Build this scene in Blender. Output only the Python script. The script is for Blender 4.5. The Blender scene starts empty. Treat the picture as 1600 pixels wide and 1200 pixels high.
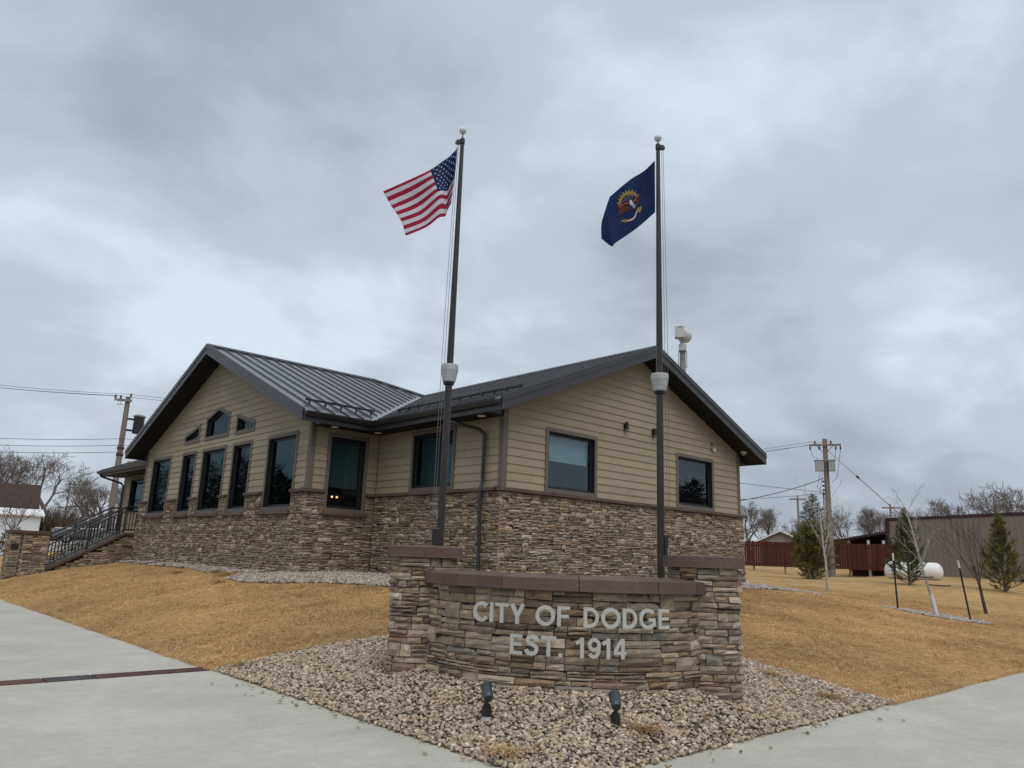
import bpy, math, random
import numpy as np
from mathutils import Vector, Matrix

scene = bpy.context.scene
COL = scene.collection
RAD = math.radians
random.seed(7)
RNG = np.random.default_rng(11)

# ------------------------------------------------------------------ camera
PITCH, ROLL, YAW = 0.2237, 0.0370, RAD(42.4)
CAM = Vector((0.0, 0.0, 1.6))
cam_data = bpy.data.cameras.new('camera')
cam_data.sensor_width = 36.0
cam_data.lens = 36.0 * 1185.0 / 1600.0
cam_data.clip_start, cam_data.clip_end = 0.05, 3000
cam = bpy.data.objects.new('camera', cam_data)
COL.objects.link(cam)
_f = Vector((math.sin(YAW) * math.cos(PITCH), math.cos(YAW) * math.cos(PITCH), math.sin(PITCH)))
_r0 = Vector((math.cos(YAW), -math.sin(YAW), 0))
_u0 = _r0.cross(_f)
_r = _r0 * math.cos(ROLL) + _u0 * math.sin(ROLL)
_u = _u0 * math.cos(ROLL) - _r0 * math.sin(ROLL)
cam.matrix_world = Matrix(((_r.x, _u.x, -_f.x, CAM.x), (_r.y, _u.y, -_f.y, CAM.y), (_r.z, _u.z, -_f.z, CAM.z), (0, 0, 0, 1)))
scene.camera = cam

# ------------------------------------------------------------------ sky, sun, exposure
SUN_EL, SUN_AZ = RAD(58), RAD(205)          # azimuth measured from +Y towards +X
world = bpy.data.worlds.new('World')
scene.world = world
world.use_nodes = True
nt = world.node_tree
nt.nodes.clear()
def wn(t, **kw):
    n = nt.nodes.new(t)
    for k, v in kw.items(): setattr(n, k, v)
    return n
wout = wn('ShaderNodeOutputWorld'); wbg = wn('ShaderNodeBackground')
sky = wn('ShaderNodeTexSky', sky_type='NISHITA', sun_disc=False, sun_elevation=SUN_EL, sun_rotation=SUN_AZ)
tc = wn('ShaderNodeTexCoord'); sep = wn('ShaderNodeSeparateXYZ')
nt.links.new(tc.outputs['Generated'], sep.inputs[0])
def wmath(op, a, b=None, c=None):
    n = wn('ShaderNodeMath', operation=op)
    for i, v in enumerate((a, b, c)):
        if v is None: continue
        if isinstance(v, (int, float)): n.inputs[i].default_value = v
        else: nt.links.new(v, n.inputs[i])
    return n.outputs[0]
zc = wmath('MAXIMUM', sep.outputs[2], 0.0)
den = wmath('ADD', zc, 0.34)
cx = wmath('DIVIDE', sep.outputs[0], den); cy = wmath('DIVIDE', sep.outputs[1], den)
comb = wn('ShaderNodeCombineXYZ'); nt.links.new(cx, comb.inputs[0]); nt.links.new(cy, comb.inputs[1])
def wnoise(scale, detail, rough, dist, off):
    m = wn('ShaderNodeMapping'); m.inputs['Location'].default_value = off
    nt.links.new(comb.outputs[0], m.inputs[0])
    n = wn('ShaderNodeTexNoise'); n.inputs['Scale'].default_value = scale; n.inputs['Detail'].default_value = detail
    n.inputs['Roughness'].default_value = rough; n.inputs['Distortion'].default_value = dist
    nt.links.new(m.outputs[0], n.inputs['Vector']); return n.outputs['Fac']
n1 = wnoise(1.15, 3.5, 0.48, 0.2, (9.4, 7.7, 2.3))
n2 = wnoise(3.4, 6.0, 0.55, 0.25, (7.3, 2.2, 1.4))
dens = wmath('ADD', wmath('MULTIPLY', n1, 0.70), wmath('MULTIPLY', n2, 0.30))
ramp = wn('ShaderNodeValToRGB'); cr = ramp.color_ramp
cr.interpolation = 'EASE'
cr.elements[0].position = 0.40; cr.elements[0].color = (0.598, 0.688, 0.765, 1)
cr.elements[1].position = 0.63; cr.elements[1].color = (0.335, 0.378, 0.440, 1)
e = cr.elements.new(0.505); e.color = (0.460, 0.512, 0.582, 1)
nt.links.new(dens, ramp.inputs[0])
# the cloud deck covers the clear sky almost entirely; colours are scaled up because the Background runs at 0.1
sc10 = wn('ShaderNodeVectorMath', operation='SCALE'); sc10.inputs['Scale'].default_value = 10.0
nt.links.new(ramp.outputs[0], sc10.inputs[0])
mixs = wn('ShaderNodeMix', data_type='RGBA'); mixs.inputs['Factor'].default_value = 0.96
nt.links.new(sky.outputs[0], mixs.inputs[6]); nt.links.new(sc10.outputs[0], mixs.inputs[7])
nt.links.new(mixs.outputs[2], wbg.inputs['Color']); wbg.inputs['Strength'].default_value = 0.1
nt.links.new(wbg.outputs[0], wout.inputs['Surface'])

sd = bpy.data.lights.new('sun', 'SUN'); sd.energy = 1.45; sd.angle = RAD(50); sd.color = (1.0, 0.94, 0.86)
sun = bpy.data.objects.new('sun', sd); COL.objects.link(sun)
sdir = Vector((math.sin(SUN_AZ) * math.cos(SUN_EL), math.cos(SUN_AZ) * math.cos(SUN_EL), math.sin(SUN_EL)))
sun.rotation_euler = sdir.to_track_quat('Z', 'Y').to_euler()

vs = scene.view_settings
scene.display_settings.display_device = 'sRGB'
vs.view_transform = 'Standard'; vs.look = 'None'; vs.gamma = 1.0; vs.exposure = 0.23; vs.use_curve_mapping = False
scene.render.engine = 'CYCLES'
scene.cycles.max_bounces = 8; scene.cycles.diffuse_bounces = 3; scene.cycles.glossy_bounces = 4
scene.cycles.transparent_max_bounces = 12; scene.cycles.use_denoising = True
scene.cycles.sample_clamp_indirect = 6.0

# ------------------------------------------------------------------ materials
def rgb(*c): return (c[0], c[1], c[2], 1.0)
def lin(r, g, b):
    f = lambda v: (v / 255 / 12.92) if v / 255 <= 0.04045 else ((v / 255 + 0.055) / 1.055) ** 2.4
    return (f(r), f(g), f(b))
class Mat:
    """small wrapper round a principled material with procedural variation"""
    def __init__(s, name, col, rough=0.8, metal=0.0, spec=0.3):
        s.m = bpy.data.materials.new(name); s.m.use_nodes = True
        s.t = s.m.node_tree; s.t.nodes.clear()
        s.o = s.t.nodes.new('ShaderNodeOutputMaterial'); s.b = s.t.nodes.new('ShaderNodeBsdfPrincipled')
        s.t.links.new(s.b.outputs[0], s.o.inputs[0])
        s.b.inputs['Base Color'].default_value = rgb(*col); s.b.inputs['Roughness'].default_value = rough
        s.b.inputs['Metallic'].default_value = metal; s.b.inputs['Specular IOR Level'].default_value = spec
        s.c = None; s.col = col
    def n(s, t, **kw):
        n = s.t.nodes.new(t)
        for k, v in kw.items(): setattr(n, k, v)
        return n
    def L(s, a, b): s.t.links.new(a, b)
    def coord(s, kind='Object', scale=(1, 1, 1), rot=(0, 0, 0)):
        tc = s.n('ShaderNodeTexCoord'); mp = s.n('ShaderNodeMapping')
        mp.inputs['Scale'].default_value = scale; mp.inputs['Rotation'].default_value = rot
        s.L(tc.outputs[kind], mp.inputs[0]); return mp.outputs[0]
    def noise(s, scale, detail=4, rough=0.55, co=None, dist=0.0):
        n = s.n('ShaderNodeTexNoise'); n.inputs['Scale'].default_value = scale
        n.inputs['Detail'].default_value = detail; n.inputs['Roughness'].default_value = rough
        n.inputs['Distortion'].default_value = dist
        s.L(co or s.coord(), n.inputs['Vector']); return n.outputs['Fac']
    def ramp(s, fac, stops):
        r = s.n('ShaderNodeValToRGB'); els = r.color_ramp.elements
        while len(els) < len(stops): els.new(0.5)
        for e, (p, c) in zip(els, stops): e.position = p; e.color = rgb(*c)
        s.L(fac, r.inputs[0]); return r.outputs[0]
    def cur(s):
        if s.c is None:
            n = s.n('ShaderNodeRGB'); n.outputs[0].default_value = rgb(*s.col); s.c = n.outputs[0]
        return s.c
    def setc(s, c): s.c = c; s.L(c, s.b.inputs['Base Color']); return s
    def mix(s, other, fac, mode='MIX'):
        m = s.n('ShaderNodeMix', data_type='RGBA', blend_type=mode)
        if isinstance(fac, (int, float)): m.inputs['Factor'].default_value = fac
        else: s.L(fac, m.inputs['Factor'])
        s.L(s.cur(), m.inputs[6])
        if isinstance(other, tuple): m.inputs[7].default_value = rgb(*other)
        else: s.L(other, m.inputs[7])
        return s.setc(m.outputs[2])
    def vary(s, scale, lo, hi, detail=4, co=None, rough=0.55, dist=0.0):
        f = s.noise(scale, detail, rough, co, dist)
        return s.mix(s.ramp(f, [(0.3, (lo,) * 3), (0.7, (hi,) * 3)]), 1.0, 'MULTIPLY')
    def tone(s, amt=1.0):
        a = s.n('ShaderNodeAttribute', attribute_name='tone')
        return s.mix(a.outputs['Color'], amt, 'MULTIPLY')
    def inst(s, stops):
        oi = s.n('ShaderNodeObjectInfo'); return s.setc(s.ramp(oi.outputs['Random'], stops))
    def bump(s, scale, strength=0.3, dist=0.02, detail=5, co=None, rough=0.6):
        f = s.noise(scale, detail, rough, co)
        b = s.n('ShaderNodeBump'); b.inputs['Strength'].default_value = strength; b.inputs['Distance'].default_value = dist
        s.L(f, b.inputs['Height']); s.L(b.outputs[0], s.b.inputs['Normal']); return s

M = {}
def mat(key, *a, **k):
    M[key] = Mat(key, *a, **k); return M[key]
mat('concrete', (0.475, 0.465, 0.412), 0.85).vary(0.8, 0.86, 1.09, 6, rough=0.6, dist=0.4).vary(7, 0.93, 1.06, 5, rough=0.7)
M['concrete'].vary(2.0, 0.965, 1.03, 4, co=M['concrete'].coord(scale=(0.5, 2.6, 1))).bump(220, 0.25, 0.004, 3)
_c = M['concrete']; _v = _c.n('ShaderNodeTexVoronoi'); _v.inputs['Scale'].default_value = 5.0; _v.inputs['Randomness'].default_value = 1.0
_c.L(_c.coord(), _v.inputs['Vector']); _c.mix((0.16, 0.15, 0.13), _c.ramp(_v.outputs['Distance'], [(0.030, (0.75,) * 3), (0.055, (0, 0, 0))]))
M['concrete'].vary(90, 0.90, 1.08, 2)
mat('rust_steel', (0.095, 0.050, 0.040), 0.65, 0.3).vary(6, 0.6, 1.35).tone().bump(60, 0.3, 0.004)
mat('asphalt', (0.05, 0.05, 0.052), 0.9).vary(30, 0.7, 1.3)
mg = mat('lawn_soil', (0.475, 0.305, 0.140), 0.95, spec=0.1)
mg.vary(0.35, 0.80, 1.14, 4).vary(2.6, 0.78, 1.16, 5).vary(38, 0.62, 1.25, 3, rough=0.7).bump(60, 0.6, 0.03)
mat('gravel_dirt', (0.11, 0.092, 0.074), 0.95).vary(25, 0.6, 1.3).bump(50, 0.6, 0.03)
mat('mortar', (0.035, 0.029, 0.024), 0.95)
ms = mat('stone', (1, 1, 1), 0.85, spec=0.25); ms.tone()
ms.vary(9, 0.72, 1.22, 5, rough=0.65).vary(45, 0.78, 1.2, 4, rough=0.7).bump(38, 0.55, 0.012, 6)
ms.mix((0.30, 0.215, 0.135), ms.ramp(ms.noise(3.0, 3), [(0.56, (0, 0, 0)), (0.78, (0.30,) * 3)]))
mc = mat('cap_stone', (0.128, 0.085, 0.072), 0.75); mc.vary(2.2, 0.75, 1.2, 5).vary(30, 0.85, 1.12, 4).tone().bump(90, 0.2, 0.004)
mp_ = mat('siding', (0.345, 0.288, 0.207), 0.7, spec=0.25); mp_.tone().vary(1.2, 0.93, 1.05, 4)
mp_.vary(1.0, 0.95, 1.04, 4, co=mp_.coord(scale=(3, 3, 40))).bump(1.0, 0.12, 0.004, 4, co=mp_.coord(scale=(14, 14, 160)))
mat('trim', (0.150, 0.128, 0.110), 0.65).vary(3, 0.9, 1.08)
mat('window_frame', (0.022, 0.022, 0.024), 0.4).vary(4, 0.9, 1.1)
mr = mat('roof_metal', (0.135, 0.134, 0.140), 0.27, 0.75, 0.6); mr.b.inputs['Coat Weight'].default_value = 0.5; mr.b.inputs['Coat Roughness'].default_value = 0.18; mr.vary(1.4, 0.86, 1.12, 4).tone()
mat('fascia', (0.046, 0.045, 0.049), 0.42, 0.25, 0.5).vary(2, 0.9, 1.1)
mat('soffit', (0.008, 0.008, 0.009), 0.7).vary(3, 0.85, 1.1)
mat('gutter', (0.028, 0.028, 0.032), 0.38, 0.2, 0.5).vary(2, 0.85, 1.15)
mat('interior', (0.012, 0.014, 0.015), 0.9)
mat('blind', (0.068, 0.125, 0.140), 0.9).vary(1.0, 0.9, 1.08, 2, co=M['blind'].coord(scale=(40, 40, 0.6)))
mat('blind_grey', (0.50, 0.56, 0.62), 0.9)
mat('black_metal', (0.016, 0.016, 0.017), 0.4, 0.2, 0.5)
mat('bronze_pole', (0.040, 0.035, 0.032), 0.36, 0.4, 0.5).vary(1.5, 0.85, 1.15)
mat('lamp_grey', (0.43, 0.44, 0.43), 0.5).vary(12, 0.85, 1.08)
mat('white_paint', (0.78, 0.79, 0.79), 0.45).vary(2, 0.92, 1.03)
mat('letter_metal', (0.47, 0.47, 0.445), 0.5, 0.0, 0.4).vary(8, 0.93, 1.05)
mat('rope', (0.16, 0.16, 0.16), 0.8)
mat('flag_red', (0.33, 0.020, 0.050), 0.85, spec=0.1).vary(9, 0.88, 1.08)
mat('flag_white', (0.60, 0.58, 0.64), 0.85, spec=0.1).vary(9, 0.92, 1.05)
mat('flag_blue', (0.010, 0.024, 0.085), 0.8, spec=0.15).vary(7, 0.85, 1.15)
mat('flag_gold', (0.29, 0.185, 0.045), 0.8); mat('flag_brown', (0.085, 0.022, 0.016), 0.8)
mat('flag_orange', (0.22, 0.062, 0.030), 0.8); mat('flag_dark', (0.008, 0.012, 0.035), 0.8); mat('flag_sky', (0.20, 0.32, 0.50), 0.8)
mat('fixture_blue', (0.045, 0.062, 0.078), 0.38, 0.3, 0.5).vary(9, 0.85, 1.15)
mat('pale_plastic', (0.40, 0.45, 0.50), 0.6)
mat('siren_tan', (0.56, 0.56, 0.52), 0.55).vary(3, 0.9, 1.05)
mat('wood_pole', (0.215, 0.178, 0.150), 0.9).vary(1.0, 0.7, 1.25, 5, co=M['wood_pole'].coord(scale=(9, 9, 0.5))).bump(8, 0.4, 0.02)
mat('pole_grey', (0.25, 0.245, 0.24), 0.8).vary(5, 0.8, 1.15)
mat('insulator', (0.03, 0.02, 0.022), 0.3); mat('wire', (0.05, 0.05, 0.055), 0.6); mat('guy_red', (0.28, 0.05, 0.04), 0.6)
mat('box_grey', (0.34, 0.37, 0.37), 0.5, 0.2).vary(3, 0.85, 1.1)
mf = mat('fence_red', (0.068, 0.018, 0.011), 0.85); mf.tone().vary(1.0, 0.75, 1.25, 4, co=mf.coord(scale=(6, 6, 0.6)))
mat('post_wood', (0.26, 0.19, 0.13), 0.9).vary(4, 0.8, 1.2)
mat('metal_taupe', (0.220, 0.190, 0.168), 0.5, 0.1).vary(0.6, 0.93, 1.05)
mat('trim_maroon', (0.042, 0.020, 0.026), 0.5).vary(2, 0.9, 1.1)
mat('shed_dark', (0.035, 0.018, 0.016), 0.8).vary(2, 0.8, 1.2)
mat('lot_gravel', (0.36, 0.33, 0.29), 0.95).vary(0.5, 0.85, 1.1).vary(12, 0.9, 1.08)
mat('step_concrete', (0.24, 0.24, 0.225), 0.9).vary(4, 0.85, 1.1)
mat('house_grey', (0.27, 0.26, 0.24), 0.8).vary(1, 0.92, 1.06); mat('shingle_grey', (0.10, 0.10, 0.105), 0.9).vary(3, 0.8, 1.2)
mat('teal_roof', (0.10, 0.17, 0.17), 0.6); mat('shingle_brown', (0.058, 0.040, 0.034), 0.9).vary(3, 0.75, 1.2)
mat('cream_wall', (0.50, 0.45, 0.35), 0.8); mat('garage_white', (0.62, 0.68, 0.72), 0.6).vary(0.6, 0.94, 1.03)
mat('car_paint', (0.20, 0.20, 0.215), 0.25, 0.5, 0.5); mat('car_glass', (0.02, 0.024, 0.028), 0.08, 0, 0.6); mat('tyre', (0.02, 0.02, 0.02), 0.8)
mat('chrome', (0.5, 0.5, 0.5), 0.25, 0.9); mat('tail_red', (0.3, 0.02, 0.02), 0.3)
mb_ = mat('bark', (0.115, 0.092, 0.078), 0.95); mb_.vary(5, 0.7, 1.25)
mat('bark_far', (0.125, 0.108, 0.100), 0.95).vary(0.4, 0.85, 1.15)
mat('twig_far', (0.150, 0.125, 0.112), 0.95).vary(0.5, 0.8, 1.2)
mat('birch', (0.40, 0.375, 0.345), 0.85).vary(10, 0.7, 1.15); mat('dark_bark', (0.085, 0.055, 0.045), 0.85).vary(8, 0.75, 1.2)
mn = mat('needles', (0.095, 0.110, 0.034), 0.75); mn.tone()
mat('needles_olive', (0.160, 0.150, 0.042), 0.75).tone(); mat('needles_dark', (0.026, 0.036, 0.024), 0.8).tone()
mat('thicket', (0.105, 0.080, 0.060), 0.95).tone(); mat('stake_black', (0.02, 0.02, 0.022), 0.6); mat('tree_guard', (0.62, 0.61, 0.58), 0.7)
mgr = mat('grass_blade', (0.4, 0.25, 0.1), 0.85, spec=0.1)
mgr.inst([(0.0, (0.53, 0.325, 0.142)), (0.35, (0.645, 0.425, 0.208)), (0.7, (0.75, 0.53, 0.295)), (1.0, (0.595, 0.398, 0.20))]); 
_g = mgr.n('ShaderNodeNewGeometry'); mgr.vary(0.38, 0.74, 1.16, 5, co=_g.outputs['Position'])
_f = mgr.noise(1.3, 4, 0.6, _g.outputs['Position']); mgr.mix((0.34, 0.20, 0.085), mgr.ramp(_f, [(0.5, (0, 0, 0)), (0.75, (0.55,) * 3)]))
mat('dead_leaf', (0.20, 0.10, 0.045), 0.85).tone()
mst = mat('straw', (0.52, 0.38, 0.18), 0.85); mst.tone()
mpb = mat('pebble', (0.3, 0.3, 0.3), 0.75, spec=0.3)
mpb.inst([(0.0, (0.36, 0.295, 0.215)), (0.14, (0.52, 0.43, 0.30)), (0.28, (0.20, 0.168, 0.138)), (0.42, (0.62, 0.56, 0.46)), (0.55, (0.33, 0.232, 0.150)),
          (0.66, (0.12, 0.115, 0.112)), (0.78, (0.46, 0.39, 0.305)), (0.90, (0.25, 0.222, 0.19)), (1.0, (0.68, 0.61, 0.49))]); mpb.vary(30, 0.85, 1.12); mpb.mix((1.02, 0.985, 0.945), 1.0, 'MULTIPLY')
mp2 = mat('pebble_grey', (0.3, 0.3, 0.3), 0.8, spec=0.25)
mp2.inst([(0.0, (0.29, 0.255, 0.215)), (0.2, (0.42, 0.37, 0.305)), (0.4, (0.17, 0.15, 0.13)), (0.6, (0.52, 0.47, 0.40)), (0.8, (0.24, 0.21, 0.18)), (1.0, (0.56, 0.51, 0.44))]); mp2.vary(30, 0.85, 1.12)
# window glass: clear tinted sheet with a mirror reflection that grows at grazing angles
gm = bpy.data.materials.new('window_glass'); gm.use_nodes = True; gt = gm.node_tree; gt.nodes.clear()
go = gt.nodes.new('ShaderNodeOutputMaterial'); gmix = gt.nodes.new('ShaderNodeMixShader')
gtr = gt.nodes.new('ShaderNodeBsdfTransparent'); gtr.inputs[0].default_value = (0.74, 0.81, 0.82, 1)
ggl = gt.nodes.new('ShaderNodeBsdfGlossy'); ggl.inputs['Roughness'].default_value = 0.0; ggl.inputs['Color'].default_value = (0.58, 0.65, 0.70, 1)
gfr = gt.nodes.new('ShaderNodeFresnel'); gfr.inputs['IOR'].default_value = 1.85
gnz = gt.nodes.new('ShaderNodeTexNoise'); gnz.inputs['Scale'].default_value = 1.6; gnz.inputs['Detail'].default_value = 1
gtc = gt.nodes.new('ShaderNodeTexCoord'); gt.links.new(gtc.outputs['Object'], gnz.inputs['Vector'])
gb = gt.nodes.new('ShaderNodeBump'); gb.inputs['Strength'].default_value = 0.06; gb.inputs['Distance'].default_value = 0.03
gt.links.new(gnz.outputs['Fac'], gb.inputs['Height']); gt.links.new(gb.outputs[0], ggl.inputs['Normal'])
ggeo = gt.nodes.new('ShaderNodeNewGeometry'); ginv = gt.nodes.new('ShaderNodeMath'); ginv.operation = 'SUBTRACT'; ginv.inputs[0].default_value = 1.0; gt.links.new(ggeo.outputs['Backfacing'], ginv.inputs[1])
gmul = gt.nodes.new('ShaderNodeMath'); gmul.operation = 'MULTIPLY'; gt.links.new(gfr.outputs[0], gmul.inputs[0]); gt.links.new(ginv.outputs[0], gmul.inputs[1])
gt.links.new(gmul.outputs[0], gmix.inputs[0]); gt.links.new(gtr.outputs[0], gmix.inputs[1]); gt.links.new(ggl.outputs[0], gmix.inputs[2])
gt.links.new(gmix.outputs[0], go.inputs[0])
class _W: pass
M['glass'] = _W(); M['glass'].m = gm
def emit(name, col, st):
    w = _W(); w.m = bpy.data.materials.new(name); w.m.use_nodes = True; t = w.m.node_tree; t.nodes.clear()
    o = t.nodes.new('ShaderNodeOutputMaterial'); e = t.nodes.new('ShaderNodeEmission'); e.inputs[0].default_value = rgb(*col); e.inputs[1].default_value = st
    t.links.new(e.outputs[0], o.inputs[0]); M[name] = w
emit('lamp_glow', (1.0, 0.58, 0.20), 2.2)

# ------------------------------------------------------------------ object helpers
ORG = {}
def root_of(o):
    while o.parent: o = o.parent
    return o
def tag(o, label=None, cat=None, group=None, kind=None):
    if label: o['label'] = label
    if cat: o['category'] = cat
    if group: o['group'] = group
    if kind: o['kind'] = kind
    return o
def thing(name, loc, label, cat, group=None, kind=None):
    o = bpy.data.objects.new(name, None); o.empty_display_size = 0.2
    o.location = loc; COL.objects.link(o); ORG[o.name] = Vector(loc)
    return tag(o, label, cat, group, kind)
class MB:
    def __init__(s): s.v = []; s.f = []; s.t = []; s.mi = []; s.cur = (1, 1, 1)
    def add(s, vs, fs, mi=0):
        b = len(s.v); s.v += [tuple(map(float, p)) for p in vs]; s.f += [tuple(i + b for i in f) for f in fs]
        s.t += [s.cur] * len(vs); s.mi += [mi] * len(fs); return b
    def box(s, x0, x1, y0, y1, z0, z1):
        s.add([(x0, y0, z0), (x1, y0, z0), (x1, y1, z0), (x0, y1, z0), (x0, y0, z1), (x1, y0, z1), (x1, y1, z1), (x0, y1, z1)],
              [(0, 3, 2, 1), (4, 5, 6, 7), (0, 1, 5, 4), (1, 2, 6, 5), (2, 3, 7, 6), (3, 0, 4, 7)])
    def hexa(s, a, b):                       # two quads, bottom/top or front/back
        s.add(list(a) + list(b), [(3, 2, 1, 0), (4, 5, 6, 7), (0, 1, 5, 4), (1, 2, 6, 5), (2, 3, 7, 6), (3, 0, 4, 7)])
    def obox(s, c, ax, ay, az):              # centre and three half-axis vectors
        c, ax, ay, az = map(Vector, (c, ax, ay, az))
        q = lambda k: [c - ax - ay + k * az, c + ax - ay + k * az, c + ax + ay + k * az, c - ax + ay + k * az]
        s.hexa(q(-1), q(1))
    def prism(s, poly, vec):                 # 3D polygon extruded by a vector
        n = len(poly); vec = Vector(vec); p = [Vector(q) for q in poly]
        s.add(p + [q + vec for q in p], [tuple(reversed(range(n))), tuple(range(n, 2 * n))] + [(i, (i + 1) % n, n + (i + 1) % n, n + i) for i in range(n)])
    def tube(s, pts, rads, n=8, cap=True):
        pts = [Vector(p) for p in pts]
        if not isinstance(rads, (list, tuple)): rads = [rads] * len(pts)
        vs = []; ref = None
        for i, p in enumerate(pts):
            d = (pts[min(i + 1, len(pts) - 1)] - pts[max(i - 1, 0)])
            d = d.normalized() if d.length > 1e-9 else Vector((0, 0, 1))
            if ref is None:
                a = Vector((0, 0, 1)) if abs(d.z) < 0.9 else Vector((1, 0, 0)); ref = d.cross(a).normalized()
            ref = (ref - d * ref.dot(d)); ref = ref.normalized() if ref.length > 1e-6 else d.orthogonal().normalized()
            w = d.cross(ref)
            for k in range(n):
                a = 2 * math.pi * k / n; vs.append(p + (ref * math.cos(a) + w * math.sin(a)) * rads[i])
        fs = [(i * n + k, i * n + (k + 1) % n, (i + 1) * n + (k + 1) % n, (i + 1) * n + k) for i in range(len(pts) - 1) for k in range(n)]
        if cap: fs += [tuple(reversed(range(n))), tuple(range((len(pts) - 1) * n, len(pts) * n))]
        s.add(vs, fs)
    def lathe(s, c, prof, n=16, axis=None):  # prof: (radius, height) along axis
        c = Vector(c); ax = Vector(axis or (0, 0, 1)).normalized(); e1 = ax.orthogonal().normalized(); e2 = ax.cross(e1)
        vs = [c + ax * h + (e1 * math.cos(2 * math.pi * k / n) + e2 * math.sin(2 * math.pi * k / n)) * r for r, h in prof for k in range(n)]
        fs = [(i * n + k, i * n + (k + 1) % n, (i + 1) * n + (k + 1) % n, (i + 1) * n + k) for i in range(len(prof) - 1) for k in range(n)]
        fs += [tuple(reversed(range(n))), tuple(range((len(prof) - 1) * n, len(prof) * n))]
        s.add(vs, fs)
    def build(s, name, mats, parent=None, label=None, cat=None, group=None, kind=None, smooth=False, bevel=0.0, org=None, tone=None):
        if not isinstance(mats, (list, tuple)): mats = [mats]
        o3 = ORG[root_of(parent).name] if parent else Vector(org or (0, 0, 0))
        me = bpy.data.meshes.new(name)
        me.from_pydata([(p[0] - o3.x, p[1] - o3.y, p[2] - o3.z) for p in s.v], [], s.f); 
        for m in mats: me.materials.append(M[m].m)
        if len(mats) > 1: me.polygons.foreach_set('material_index', s.mi)
        if tone is not None: s.t = [tone] * len(s.v)
        at = me.attributes.new('tone', 'FLOAT_COLOR', 'POINT')
        at.data.foreach_set('color', np.array([(c[0], c[1], c[2], 1.0) for c in s.t], dtype=np.float32).ravel())
        if smooth: me.polygons.foreach_set('use_smooth', [True] * len(me.polygons))
        me.update()
        o = bpy.data.objects.new(name, me); COL.objects.link(o)
        if parent: o.parent = parent
        else: o.location = o3; ORG[o.name] = o3
        if bevel:
            b = o.modifiers.new('bevel', 'BEVEL'); b.width = bevel; b.segments = 2; b.limit_method = 'ANGLE'
        return tag(o, label, cat, group, kind)
def copy_tree(o, parent=None):
    c = o.copy(); COL.objects.link(c)
    if parent: c.parent = parent
    for ch in list(o.children): copy_tree(ch, c)
    return c

def clip(poly, nx, ny, d):                   # keep nx*x + ny*y <= d
    out = []
    for i, p in enumerate(poly):
        q = poly[(i + 1) % len(poly)]; a = nx * p[0] + ny * p[1] - d; b = nx * q[0] + ny * q[1] - d
        if a <= 1e-9: out.append(p)
        if (a < -1e-9 and b > 1e-9) or (a > 1e-9 and b < -1e-9):
            t = a / (a - b); out.append((p[0] + (q[0] - p[0]) * t, p[1] + (q[1] - p[1]) * t))
    return out if len(out) > 2 else []
def area(p): return 0.5 * sum(p[i][0] * p[(i + 1) % len(p)][1] - p[(i + 1) % len(p)][0] * p[i][1] for i in range(len(p)))
def subtract(polys, hole):                   # hole convex, counter-clockwise
    res = []
    for P in polys:
        rem = P
        for i in range(len(hole)):
            a, b = hole[i], hole[(i + 1) % len(hole)]
            nx, ny = b[1] - a[1], -(b[0] - a[0]); d = nx * a[0] + ny * a[1]
            o = clip(rem, -nx, -ny, -d)
            if o and abs(area(o)) > 1e-5: res.append(o)
            rem = clip(rem, nx, ny, d)
            if not rem: break
    return res
def inset(poly, w):                          # convex ccw polygon moved inwards
    n = len(poly); L = []
    for i in range(n):
        a, b = poly[i], poly[(i + 1) % n]; dx, dy = b[0] - a[0], b[1] - a[1]; l = math.hypot(dx, dy)
        nx, ny = dy / l, -dx / l; L.append((nx, ny, nx * a[0] + ny * a[1] - w))
    out = []
    for i in range(n):
        a1, b1, c1 = L[i - 1]; a2, b2, c2 = L[i]; det = a1 * b2 - a2 * b1
        out.append(((c1 * b2 - c2 * b1) / det, (a1 * c2 - a2 * c1) / det))
    return out
def inpoly(x, y, poly):
    x = np.asarray(x); y = np.asarray(y); r = np.zeros(x.shape, bool); j = len(poly) - 1
    for i in range(len(poly)):
        xi, yi = poly[i]; xj, yj = poly[j]
        if yi != yj: r ^= ((yi > y) != (yj > y)) & (x < (xj - xi) * (y - yi) / (yj - yi) + xi)
        j = i
    return r

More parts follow.
